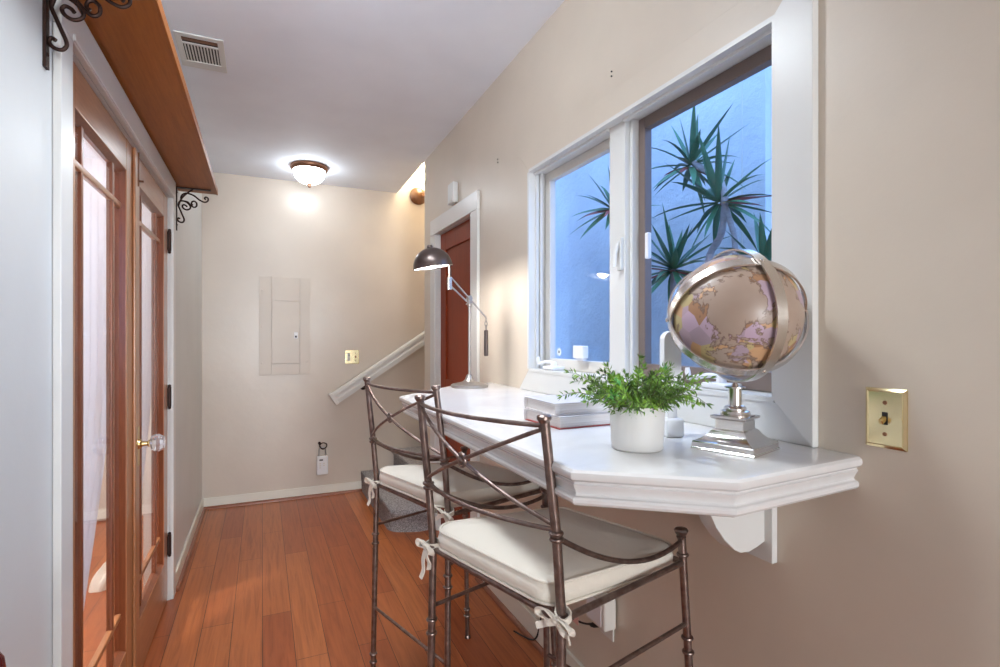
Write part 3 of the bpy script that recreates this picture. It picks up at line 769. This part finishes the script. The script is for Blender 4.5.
# ---------------------------------------------------------------- counter
CT = 1.083
outl = [(XR, 2.53), (.92, 2.53), (.502, 2.10), (.502, .805), (.722, .632), (XR, .655)]
def offset_poly(P, d):
    out = []
    for i, p in enumerate(P):
        p = Vector(p)
        if i == 0: out.append(Vector((p.x, p.y-d))); continue
        if i == len(P)-1: out.append(Vector((p.x, p.y+d))); continue
        a = (p-Vector(P[i-1])).normalized(); b_ = (Vector(P[i+1])-p).normalized()
        na = Vector((-a.y, a.x)); nb_ = Vector((-b_.y, b_.x))
        m_ = (na+nb_).normalized(); out.append(p+m_*(d/m_.dot(na)))
    return out
prof = [(.030, CT), (.014, CT), (.006, CT-.0015), (.001, CT-.006), (0, CT-.012), (.002, CT-.018), (.007, CT-.0225), (.011, CT-.0235), (.0115, CT-.027), (.0085, CT-.029), (.0105, CT-.034), (.0150, CT-.041), (.0165, CT-.047), (.0140, CT-.050), (.0090, CT-.0515), (.0065, CT-.055), (.0070, CT-.061), (.011, CT-.066), (.018, CT-.069), (.04, CT-.069)]
ct = thing('counter', (0, 0, 0), 'white stone counter with moulded edge and angled corners below the window', 'counter')
bm = nb(); rows = []
for d, z in prof: rows.append([bm.verts.new((p.x, p.y, z)) for p in offset_poly(outl, d)])
for A, B in zip(rows[:-1], rows[1:]):
    for k in range(len(A)-1): bm.faces.new((A[k], A[k+1], B[k+1], B[k]))
bm.faces.new(rows[0]); bm.faces.new(rows[-1][::-1])
bm.faces.new([r[0] for r in rows]); bm.faces.new([r[-1] for r in rows][::-1])
obj('countertop', bm, 'stone', ct, smooth=28)
def corbel(y, label):
    c = thing('corbel', (XR, y, CT-.070), label, 'corbel', group='white corbels under the counter')
    top = -.001
    pf = [(-.018, top), (-.21, top), (-.206, -.035), (-.192, -.075), (-.170, -.115), (-.145, -.148), (-.115, -.174), (-.095, -.184), (-.070, -.186), (-.045, -.178), (-.018, -.170)]
    t = bmesh.new(); prism(t, pf, 'Y', -.022, .022); bmesh.ops.bevel(t, geom=[e for e in t.edges if abs((e.verts[0].co-e.verts[1].co).y) < 1e-6], offset=.003, segments=2, profile=.5, affect='EDGES')
    bm = nb(); add(bm, t); obj('bracket_arm', bm, 'trim_white', c)
    bm = nb(); box(bm, -.019, -.0005, -.042, .042, -.215, top, bev=.003); obj('back_plate', bm, 'trim_white', c)
    return c
cb = corbel(.885, 'white curved corbel under the counter end by the brass switch')
dup(cb, (XR, 2.15, CT-.070), 'white curved corbel under the counter toward the brown door')

# ---------------------------------------------------------------- bar stools
def make_stool(label):
    s = thing('bar_stool', (0, 0, 0), label, 'bar stool', group='iron bar stools at the counter')
    H, HR, ZS, HF = 1.172, .934, .778, .850
    xt, xr, xs, x0 = -.241, -.212, -.198, -.209
    wt, wr, ws, w0 = .449, .459, .458, .478
    xf, wf, xf0, wf0 = .222, .472, .262, .53
    def bp(side, z):
        Z = [0, ZS, HR, H]
        def ip(V):
            for k in range(3):
                if z <= Z[k+1]: return V[k]+(V[k+1]-V[k])*(z-Z[k])/(Z[k+1]-Z[k])
            return V[3]
        return Vector((ip([x0, xs, xr, xt]), side*ip([w0, ws, wr, wt])/2, z))
    def fp(side, z):
        t = z/HF; return Vector((xf0+(xf-xf0)*t, side*(wf0+(wf-wf0)*t)/2, z))
    rp = .0098
    def rings(bm, f, side, zs):
        for z in zs:
            p = f(side, z); lathe(bm, [(rp, -.005), (rp+.004, -.003), (rp+.0052, 0), (rp+.004, .003), (rp, .005)], 16, Matrix.Translation(p))
    for side in (1, -1):
        bm = nb()
        zz = [0.012, .3, .6, ZS-.05, ZS, ZS+.03, .85, HR-.03, HR, HR+.03, 1.05, H-.012]
        tube(bm, [bp(side, z) for z in zz], rp, 14)
        rings(bm, bp, side, (.10, .13, .545, .580, HR-.006, HR+.006, ZS-.004))
        lathe(bm, [(rp+.004, 0), (rp+.004, .006), (rp, .014)], 16, Matrix.Translation(bp(side, 0)))
        leg = obj('back_leg', bm, 'stool_iron', s)
        bm = nb(); lathe(bm, [(rp, -.016), (rp+.002, -.012), (rp+.0045, -.009), (rp+.0045, -.003), (rp+.001, 0), (0, .0005)], 18, Matrix.Translation(bp(side, H)+Vector((0, 0, 0)))); obj('post_cap', bm, 'stool_iron', leg)
        bm = nb()
        tube(bm, [fp(side, z) for z in (.012, .3, .6, HF-.012)], rp, 14)
        rings(bm, fp, side, (.10, .13, .545, .580, HF-.065))
        lathe(bm, [(rp+.004, 0), (rp+.004, .006), (rp, .014)], 16, Matrix.Translation(fp(side, 0)))
        leg = obj('front_leg', bm, 'stool_iron', s)
        bm = nb(); lathe(bm, [(rp, -.026), (rp+.002, -.021), (rp, -.018), (rp+.005, -.012), (rp+.0075, -.006), (rp+.005, -.001), (0, 0)], 18, Matrix.Translation(fp(side, HF))); obj('post_cap', bm, 'stool_iron', leg)
    bow = .046
    def back_curve(za, zb_, ya, yb, n=18, b0=0., b1=0.):
        pts = []
        for k in range(n+1):
            t = k/n; u = ya+(yb-ya)*t          # u runs -1..1 across the back
            z = za+(zb_-za)*t
            p = bp(1, z); hw = p.y
            pts.append(Vector((p.x-bow*(1-u*u), u*hw, z)))
        return pts
    bm = nb(); tube(bm, back_curve(H-.022, H-.022, -1, 1), .0048, 10); obj('top_rail', bm, 'stool_iron', s)
    bm = nb(); tube(bm, back_curve(HR+.012, HR+.012, -1, 1), .0048, 10); obj('lower_back_rail', bm, 'stool_iron', s)
    for sgn in (1, -1):
        pts = back_curve(H-.026, HR+.020, sgn, -sgn)
        bm = nb(); tube(bm, pts, .0046, 10); obj('cross_bar', bm, 'stool_iron', s)
    zc = (H+HR)/2-.003
    ctr = Vector((bp(1, zc).x-bow, 0, zc))
    bm = nb()
    for dx in (-.005, .005):
        tube(bm, [ctr+Vector((dx*.4, .013*math.cos(2*PI*k/18)*.8+dx, .013*math.sin(2*PI*k/18))) for k in range(18)], .0038, 8, closed=True)
    sph(bm, ctr, .0085, 8); obj('centre_ring', bm, 'stool_iron', s)
    for side in (1, -1):
        a, b_ = bp(side, HR-.002), fp(side, HF-.030)
        bm = nb()
        pts = []
        for k in range(17):
            t = k/16; p = a.lerp(b_, t); p.z -= .052*4*t*(1-t)*(.85+.15*t); p.y += side*.006*4*t*(1-t); pts.append(p)
        tube(bm, pts, .0058, 10); obj('arm_rail', bm, 'stool_iron', s)
    # seat frame and stretchers
    bm = nb(); zf = ZS-.012
    cs = [bp(1, zf), fp(1, zf), fp(-1, zf), bp(-1, zf)]
    for k in range(4): tube(bm, [cs[k], cs[(k+1) % 4]], .0075, 10)
    obj('seat_frame', bm, 'stool_iron', s)
    for side in (1, -1):
        bm = nb(); tube(bm, [bp(side, .615), fp(side, .615)], .0055, 10); obj('stretcher', bm, 'stool_iron', s)
    bm = nb(); tube(bm, [bp(1, .305), bp(-1, .305)], .0055, 10); obj('stretcher', bm, 'stool_iron', s)
    bm = nb(); tube(bm, [fp(1, .305), fp(-1, .305)], .0065, 10); obj('footrest', bm, 'stool_iron', s)
    # cushion: boxed, puffed top, piping
    cw, cd, cz, th = .470, .430, ZS-.003, .056
    xcn = .022
    n = 8
    def ring(ins, z, bul=0):
        pts = rrect(cw-2*ins, cd-2*ins, max(.012, .052-ins), n, xcn, 0)
        return [(x, y, z+.003*math.sin(y*17+x*9)+.002*math.sin(x*41-y*23)-.034*max(0., min(1., (x+.15)/.36))**1.3) for x, y in pts]
    levels = [(.16, .0), (.05, .0), (.014, .001), (.004, .006), (.0, .018), (-.003, .028), (.0, .040), (.004, .048), (.012, .0525), (.030, th), (.07, th+.006), (.12, th+.009), (.17, th+.010)]
    bm = nb(); rows = [[bm.verts.new(p) for p in ring(i, cz+z)] for i, z in levels]
    for A, B in zip(rows[:-1], rows[1:]):
        for k in range(len(A)): bm.faces.new((A[k], A[(k+1) % len(A)], B[(k+1) % len(A)], B[k]))
    bm.faces.new(rows[0][::-1]); bm.faces.new(rows[-1])
    cu = obj('seat_cushion', bm, 'linen', s, smooth=60)
    for i, z in ((.004, .050), (.003, .006)):
        bm = nb(); tube(bm, ring(i-.002, cz+z), .0032, 8, closed=True); obj('piping', bm, 'linen', cu)
    for side in (1, -1):
        k = bp(side, ZS-.005)+Vector((-.012, side*.004, 0))
        bm = nb()
        o_ = side
        ribbon(bm, spline([k+Vector((.03, -.02*o_, .012)), k+Vector((.022, .012*o_, .006)), k+Vector((.004, .016*o_, .0)), k+Vector((-.004, .004*o_, 0)), k+Vector((.012, -.02*o_, .003)), k+Vector((.036, -.024*o_, .01))], 5), (0, 0, 1), .013)
        wl = .030 if side > 0 else .044
        for dy, dz in ((wl, .010), (-wl*.95, .004)):
            ribbon(bm, spline([k+Vector((-.006, 0, 0)), k+Vector((-.014, dy*.5, dz+.006)), k+Vector((-.012, dy, dz-.004)), k+Vector((-.008, dy*.85, dz-.016)), k+Vector((-.006, dy*.2, -.006))], 5), (-1, 0, .6), .017)
        for dy, L in (((.012, .085), (-.016, .050)) if side > 0 else ((.034, .026), (-.030, .022))):
            ribbon(bm, spline([k+Vector((-.008, 0, -.002)), k+Vector((-.012, dy*.6, -L*.4)), k+Vector((-.008, dy*1., -L*.75)), k+Vector((-.014, dy*1.4, -L))], 5), (0, 1, .1) if side > 0 else (0, .4, 1), .013)
        sph(bm, k+Vector((-.006, 0, 0)), .009, 6)
        obj('cushion_tie', bm, 'linen', cu, smooth=60)
    return s
stool = make_stool('brown iron bar stool with cream cushion at the angled counter corner below the potted plant')
stool.location = (.661, 1.163, 0); stool.rotation_euler = (0, 0, R(15.8))
dup(stool, (.648, 1.834, 0), 'brown iron bar stool with cream cushion standing closer to the carpeted stairs', R(17.1))

# ---------------------------------------------------------------- desk lamp
lx, ly = .889, 2.32
lp = thing('desk_lamp', (lx, ly, CT), 'lit dark metal desk lamp with balanced arm on the far end of the counter', 'lamp')
bm = nb(); lathe(bm, [(.086, 0), (.088, .006), (.086, .013), (.080, .017), (.060, .021), (.034, .027), (.022, .036), (.016, .052), (.012, .060), (.007, .062)], 40); obj('base', bm, 'lamp_nickel', lp)
bm = nb(); tube(bm, [(0, 0, .058), (0, 0, .405)], .0062, 14); lathe(bm, [(.006, -.012), (.010, -.008), (.010, .006), (.006, .010)], 14, Matrix.Translation((0, 0, .39))); obj('column', bm, 'lamp_nickel', lp)
bm = nb(); box(bm, -.009, .009, -.013, .013, .395, .432, bev=.003); lathe(bm, [(.009, -.02), (.009, .02)], 14, Matrix.Translation((0, 0, .418)) @ Matrix.Rotation(PI/2, 4, 'X')); tube(bm, [(-.002, -.012, .405), (-.028, -.03, .388)], .003, 8); obj('pivot', bm, 'lamp_nickel', lp)
bm = nb(); tube(bm, [(-.090, -.006, .510), (.008, -.006, .408), (.083, -.006, .330)], .0042, 10); tube(bm, [(-.104, .006, .486), (-.004, .006, .400)], .0042, 10); obj('arm', bm, 'lamp_nickel', lp)
bm = nb(); box(bm, -.108, -.088, -.010, .010, .455, .515, bev=.003); 
for z in (.463, .490, .508): lathe(bm, [(.006, -.014), (.006, .014)], 10, Matrix.Translation((-.098, 0, z)) @ Matrix.Rotation(PI/2, 4, 'X'))
obj('elbow_plate', bm, 'chrome', lp)
bm = nb()
for k, z in enumerate((.318, .300, .284)):
    cpt = [(.083+(.007*math.cos(2*PI*j/14) if k % 2 else 0), -.006+(0 if k % 2 else .007*math.cos(2*PI*j/14)), z+.011*math.sin(2*PI*j/14)) for j in range(14)]
    tube(bm, cpt, .002, 6, closed=True)
obj('chain', bm, 'lamp_nickel', lp)
bm = nb(); lathe(bm, [(.003, .272), (.010, .268), (.0105, .150), (.008, .146), (0, .145)], 18, Matrix.Translation((.083, -.006, 0))); obj('counterweight', bm, 'lamp_shade_metal', lp)
Ms = Matrix.Translation((-.178, 0, .558)) @ Matrix.Rotation(R(-9.5), 4, 'Y')
bm = nb(); pr = [(.090*math.cos(R(a)), .088*math.sin(R(a))) for a in range(0, 91, 6)]
lathe(bm, [(.091, -.004)]+[(max(0, r), z) for r, z in pr[:-1]]+[(0, .088)]+[], 40, Ms)
obj_sh = bm
# hollow dome: remove the closing disc and give it an inner face
for f in [f for f in bm.faces if len(f.verts) > 8]: bmesh.ops.delete(bm, geom=[f], context='FACES')
sh_o = obj('lamp_shade', bm, 'lamp_shade_metal', lp, smooth=60)
sm = sh_o.modifiers.new('thickness', 'SOLIDIFY'); sm.thickness = .0015; sm.offset = -1
bm = nb(); pr = [(.0875*math.cos(R(a)), .0845*math.sin(R(a))) for a in range(0, 91, 6)]
lathe(bm, [(max(0, r), z) for r, z in pr[:-1]]+[(0, .0845)], 40, Ms)
for f in [f for f in bm.faces if len(f.verts) > 8]: bmesh.ops.delete(bm, geom=[f], context='FACES')
obj('shade_lining', bm, 'shade_inner', sh_o, smooth=60)
bm = nb(); t = bmesh.new(); bmesh.ops.create_uvsphere(t, u_segments=24, v_segments=14, radius=.027); add(bm, t, Ms @ Matrix.Translation((0, 0, .022))); obj('light_bulb', bm, 'bulb', sh_o)
bm = nb(); lathe(bm, [(.012, .083), (.014, .092), (.010, .10), (0, .101)], 16, Ms); obj('shade_cap', bm, 'lamp_shade_metal', lp); bm = nb(); tube(bm, spline([(-.098, 0, .510), (-.097, 0, .535), (-.10, 0, .570), (-.115, 0, .60)], 4), .007, 10); obj('shade_arm', bm, 'lamp_shade_metal', lp)

# ---------------------------------------------------------------- books
def book(loc, w, d, h, label, rz, back='book_cover'):
    b = thing('book', loc, label, 'book', rz, 'books stacked on the counter')
    c = .0028
    bm = nb(); box(bm, 0, w, 0, d, h-c, h, bev=.0008); obj('front_cover', bm, 'book_cover', b)
    bm = nb(); box(bm, 0, w, 0, d, 0, c, bev=.0008); obj('back_cover', bm, back, b)
    bm = nb(); box(bm, .006, w-.006, .005, d-.004, c, h-c); obj('page_block', bm, 'pages', b)
    # rounded spine on the far short side
    bm = nb(); prism(bm, [(d-.004, 0), (d+.003, h*.15), (d+.005, h*.5), (d+.003, h*.85), (d-.004, h), (d-.007, h-.003), (d-.004, h*.5), (d-.007, .003)], 'X', 0, w); obj('spine', bm, 'book_cover', b)
book((.690, 1.160, CT+.0005), .27, .185, .032, 'white book with a red back cover, lower of the two stacked behind the plant', R(2), 'red_cover')
book((.682, 1.175, CT+.033), .25, .178, .033, 'white book lying on top of the other book behind the plant', R(-2))

# ---------------------------------------------------------------- potted plant
pp = thing('potted_plant', (.728, .902, CT), 'leafy green herb in a white ceramic pot on the counter', 'plant')
bm = nb(); lathe(bm, [(.0, 0), (.050, 0), (.0535, .003), (.055, .02), (.0575, .090), (.0565, .0925), (.0545, .0925), (.053, .089), (.0515, .075), (0, .075)], 48); obj('pot', bm, 'ceramic', pp)
bm = nb(); lathe(bm, [(.0515, .072), (.052, .078), (.03, .083), (0, .082)], 28); obj('soil', bm, 'soil', pp)
sb, lbm = nb(), nb()
def needle(bm, p, d, L, w):
    d = d.normalized(); s = d.cross(Vector((random.uniform(-1, 1), random.uniform(-1, 1), random.uniform(.2, 1)))).normalized(); nn = s.cross(d)
    q = [bm.verts.new(p), bm.verts.new(p+d*L*.45+s*w/2+nn*w*.1), bm.verts.new(p+d*L-nn*L*.08), bm.verts.new(p+d*L*.45-s*w/2+nn*w*.1), bm.verts.new(p+d*L*.45-nn*w*.12)]
    bm.faces.new((q[0], q[1], q[4])); bm.faces.new((q[1], q[2], q[4])); bm.faces.new((q[2], q[3], q[4])); bm.faces.new((q[3], q[0], q[4]))
for k in range(84):
    az = k*2.39996; rr = .046*math.sqrt((k+.5)/84)
    p0 = Vector((rr*math.cos(az), rr*math.sin(az), .08))
    out = random.uniform(.25, 1.25)*(.35+.95*rr/.046)
    L = random.uniform(.065, .105)*(1.0+.25*(out > .7))
    if k % 7 == 0: L *= 1.35
    d = Vector((math.cos(az)*out, math.sin(az)*out, random.uniform(.75, 1.05))).normalized()
    pts = []; p = p0.copy(); N = 9
    for j in range(N+1):
        pts.append(p.copy()); dd = (d-Vector((0, 0, 1))*(.9*out)*(j/N)**2+Vector((random.uniform(-.12, .12), random.uniform(-.12, .12), random.uniform(-.08, .08)))).normalized(); p = p+dd*(L/N)
    tube(sb, pts, [.0011-.0006*j/N for j in range(N+1)], 5)
    for j in range(1, N+1):
        for q in range(4):
            tdir = (pts[j]-pts[j-1]).normalized(); a = random.uniform(0, 6.28)
            side = tdir.cross(Vector((math.cos(a), math.sin(a), .4))).normalized()
            needle(lbm, pts[j-1].lerp(pts[j], q/4), tdir*random.uniform(.3, .9)+side*.9, random.uniform(.015, .026)*(1-.35*(j/N)), .0046)
        if j == N:
            for q in range(5): needle(lbm, pts[j], tdir+Vector((random.uniform(-.6, .6), random.uniform(-.6, .6), random.uniform(-.3, .6))), .016, .004)
obj('stems', sb, 'stem', pp); obj('foliage', lbm, 'leaf', pp, smooth=0)

# ---------------------------------------------------------------- arched white stand
ws = thing('plastic_stand', (.895, .985, CT), 'arched white plastic stand between the potted plant and the globe', 'stand', R(-20))
bm = nb(); box(bm, -.022, .022, -.030, .030, 0, .044, bev=.006, seg=3); obj('foot', bm, 'white_plastic', ws)
bm = nb(); box(bm, -.012, .012, -.014, .014, .042, .125, bev=.004); obj('neck', bm, 'white_plastic', ws)
bm = nb(); prism(bm, [(-.024, .120), (.024, .120), (.020, .158), (-.018, .158)], 'Y', -.022, .022); obj('cradle', bm, 'white_plastic', ws)
bm = nb()
prism(bm, [(-.021, .150), (.021, .150)]+arc(0, .230, .021, 0, 180, 12), 'Y', -.014, .014); 
obj('arch', bm, 'white_plastic', ws)

# ---------------------------------------------------------------- globe
gx, gy = .914, .812
gl = thing('globe', (gx, gy, CT), 'beige world globe in crossed metal bands on a stepped chrome base', 'globe', R(18))
bm = nb(); q = math.sqrt(2)/2*2
S = lambda h: h*math.sqrt(2)
lathe(bm, [(S(.066), 0), (S(.066), .003), (S(.064), .005), (S(.064), .015), (S(.062), .0175), (S(.056), .020), (S(.047), .025), (S(.040), .032), (S(.036), .039), (S(.0345), .041), (S(.029), .044)], 4, phase=PI/4); obj('base', bm, 'chrome', gl, smooth=22)
bm = nb(); lathe(bm, [(S(.029), .043), (S(.029), .062), (S(.033), .064), (S(.037), .067), (S(.037), .071), (S(.031), .0725)], 4, phase=PI/4); obj('plinth', bm, 'chrome', gl, smooth=22)
bm = nb(); lathe(bm, [(.029, .072), (.030, .076), (.028, .081), (.021, .083), (.022, .087), (.019, .091), (.0135, .093), (.0130, .128), (.021, .1295), (.021, .132), (.008, .133), (.0045, .140), (.0035, .146)], 32); obj('column', bm, 'chrome', gl)
GZ = .282
gc = Vector((0, 0, GZ))
# orientation of the three crossed bands (in world axes, then into the globe's own frame)
fw = Vector((gx, gy, 1.362-1.32)).normalized(); rt = Vector((fw.y, -fw.x, 0)).normalized(); up = rt.cross(fw).normalized()
def wdir(a, b_, t): return (rt*a+up*b_-fw*t)
P1 = wdir(-.965, -.05, .26).normalized(); P2 = wdir(.35, .77, .53).normalized(); P3 = wdir(.37, -.80, .47).normalized()
Rz = Matrix.Rotation(-R(18), 3, 'Z')
P1, P2, P3 = Rz @ P1, Rz @ P2, Rz @ P3
GR = .1285
bm = nb(); t = bmesh.new(); bmesh.ops.create_uvsphere(t, u_segments=64, v_segments=40, radius=GR); add(bm, t); ball = obj('globe_ball', bm, 'globe_map', gl, loc=tuple(gc), smooth=60)
def band(u, w, r=.1345, bw=.022, th=.0018):
    bm = nb(); n = 96; ax = u.cross(w).normalized(); w = ax.cross(u); rows = []
    for k in range(n):
        a = 2*PI*k/n; d = u*math.cos(a)+w*math.sin(a)
        rows.append([bm.verts.new(gc+d*(r+s_*th)+ax*(bw/2*e)) for e, s_ in ((-1, -1), (1, -1), (1, 1), (-1, 1))])
    for k in range(n):
        A, B = rows[k], rows[(k+1) % n]
        for j in range(4): bm.faces.new((A[j], A[(j+1) % 4], B[(j+1) % 4], B[j]))
    return obj('metal_band', bm, 'brushed_chrome', gl, smooth=40)
band(P1, P2, .1340); band(P1, P3, .1362); band(P2, P3, .1384)
for p in (P1, -P1, P2, -P2, P3, -P3):
    bm = nb(); Q = p.to_track_quat('Z', 'Y').to_matrix().to_4x4()
    lathe(bm, [(.005, 0), (.005, .002), (.003, .0035), (0, .004)], 14, Matrix.Translation(gc+p*.1388) @ Q); obj('band_rivet', bm, 'brushed_chrome', gl)

# ---------------------------------------------------------------- wall fittings near the counter
sw = thing('switch_plate', (XR, .611, 1.165), 'tall brass plate with one toggle switch on the wall past the counter end', 'switch plate')
bm = nb()
bw, bh = .0365, .057
P = [(-bw, -bh), (bw, -bh), (bw, bh), (-bw, bh)]; s_ = .0055
A = [bm.verts.new((0, *p)) for p in P]; B = [bm.verts.new((-.003, *p)) for p in P]; C_ = [bm.verts.new((-.007, p[0]*(1-s_/bw), p[1]*(1-s_/bh))) for p in P]; D_ = [bm.verts.new((-.0055, p[0]*(1-1.3*s_/bw), p[1]*(1-1.3*s_/bh))) for p in P]
for X_, Y_ in ((A, B), (B, C_), (C_, D_)):
    for k in range(4): bm.faces.new((X_[k], X_[(k+1) % 4], Y_[(k+1) % 4], Y_[k]))
bm.faces.new(D_); bm.faces.new(A[::-1])
obj('plate', bm, 'polished_brass', sw, smooth=10)
bm = nb(); box(bm, -.0062, -.005, -.005, .005, -.012, .012); obj('toggle_slot', bm, 'dark_hole', sw)
bm = nb(); t = bmesh.new(); box(t, -.016, .0, -.004, .004, -.005, .005, bev=.002); add(bm, t, Matrix.Translation((-.005, 0, .001)) @ Matrix.Rotation(R(-28), 4, 'Y')); obj('toggle', bm, 'brass', sw)
for z in (.030, -.030):
    bm = nb(); lathe(bm, [(.0042, 0), (.0036, .0015), (0, .002)], 12, Matrix.Translation((-.0055, 0, z)) @ Matrix.Rotation(-PI/2, 4, 'Y')); obj('screw', bm, 'bronze', sw)

pb = thing('plug_adapter', (XR, 1.50, .34), 'white plug-in box on the wall below the counter', 'adapter')
bm = nb(); box(bm, -.055, -.0058, -.058, .058, 0, .105, bev=.008, seg=3); obj('adapter_body', bm, 'cream_vinyl', pb)
bm = nb(); box(bm, -.0575, -.054, -.040, .044, .012, .092, bev=.002); obj('adapter_face', bm, 'white_plastic', pb)
bm = nb(); box(bm, -.006, -.0005, -.037, .037, -.052, .080, bev=.002); obj('outlet_plate', bm, 'cream_vinyl', pb)
cd_ = thing('power_cord', (XR, 1.50, 0), 'black power cord with pink tag leaving the white wall box', 'cord')
bm = nb(); tube(bm, spline([(-.035, .0, .333), (-.04, .03, .322), (-.05, .10, .30), (-.06, .18, .30), (-.045, .28, .33), (-.02, .40, .28), (-.012, .46, .12), (-.022, .5, .02), (-.06, .62, .0045)], 7), .0035, 8); obj('cable', bm, 'black_rubber', cd_)
bm = nb(); tube(bm, [(-.034, -.004, .340), (-.040, .026, .322), (-.044, .05, .316)], [.010, .008, .004], 10); 
for k in range(4): lathe(bm, [(.0085, -.001), (.0085, .001)], 8, Matrix.Translation((-.0385-.001*k, .012+.007*k, .330-.003*k)) @ Matrix.Rotation(PI/2, 4, 'X'))
obj('plug', bm, 'black_rubber', cd_)
bm = nb(); box(bm, -.0575, -.0555, .098, .132, .288, .325, bev=.0005); box(bm, -.0565, -.045, .112, .118, .296, .304); obj('pink_tag', bm, 'pink_tag', cd_)

# ------------------------------------------------------------------ light
def area(name, loc, rot, sx, sy, power, col):
    L = bpy.data.lights.new(name, 'AREA'); L.shape = 'RECTANGLE'; L.size = sx; L.size_y = sy; L.energy = power; L.color = col
    o = bpy.data.objects.new(name, L); COL.objects.link(o); o.location = loc; o.rotation_euler = rot
    return o
area('rear_fill', (.33, YR+.05, 1.35), (R(-90), 0, PI), 1.3, 2.1, 210, (.86, .94, 1.))  # unseen fill light added at the solid rear wall to brighten the hall evenly
L = bpy.data.lights.new('overhead_fill', 'SPOT'); L.energy = 62; L.color = (.84, .93, 1.); L.spot_size = R(125); L.spot_blend = 1.; L.shadow_soft_size = .12  # added fill spot without a fixture, brightens cushions, counter and floor
o = bpy.data.objects.new('overhead_fill', L); COL.objects.link(o); o.location = (.30, 1.3, 2.58)
def point(name, loc, power, col, r):
    L = bpy.data.lights.new(name, 'POINT'); L.energy = power; L.color = col; L.shadow_soft_size = r
    o = bpy.data.objects.new(name, L); COL.objects.link(o); o.location = loc
point('next_room_fill', (-1.5, 2.4, 2.3), 110, (1, .95, .9), .15)  # fill light added to brighten the room behind the glazed doors
point('stairwell_fill', (1.45, 4.2, 3.6), 36, (1, .94, .78), .15)  # added besides the sconce to lift the stairwell and the white wall strip

w = bpy.data.worlds.new('World'); SC.world = w; w.use_nodes = True
bg = w.node_tree.nodes['Background']
bg.inputs['Color'].default_value = (.235, .47, 1.0, 1); bg.inputs['Strength'].default_value = 3.3

# ------------------------------------------------------------------ camera
cam = bpy.data.cameras.new('Camera'); co = bpy.data.objects.new('Camera', cam); COL.objects.link(co)
co.location = (0, 0, 1.32); co.rotation_euler = (PI/2, 0, -R(24.3))
cam.sensor_fit = 'HORIZONTAL'; cam.sensor_width = 36; cam.lens = 36*526/1000
cam.shift_y = (337-333.5)/1000
cam.clip_start = .02
SC.camera = co
SC.view_settings.view_transform = 'Standard'
try: SC.view_settings.look = 'None'
except Exception: pass
SC.view_settings.gamma = 1; SC.view_settings.use_curve_mapping = False
SC.view_settings.exposure = 0.28
SC.cycles.use_denoising = True
SC.cycles.max_bounces = 10
SC.cycles.sample_clamp_indirect = 6
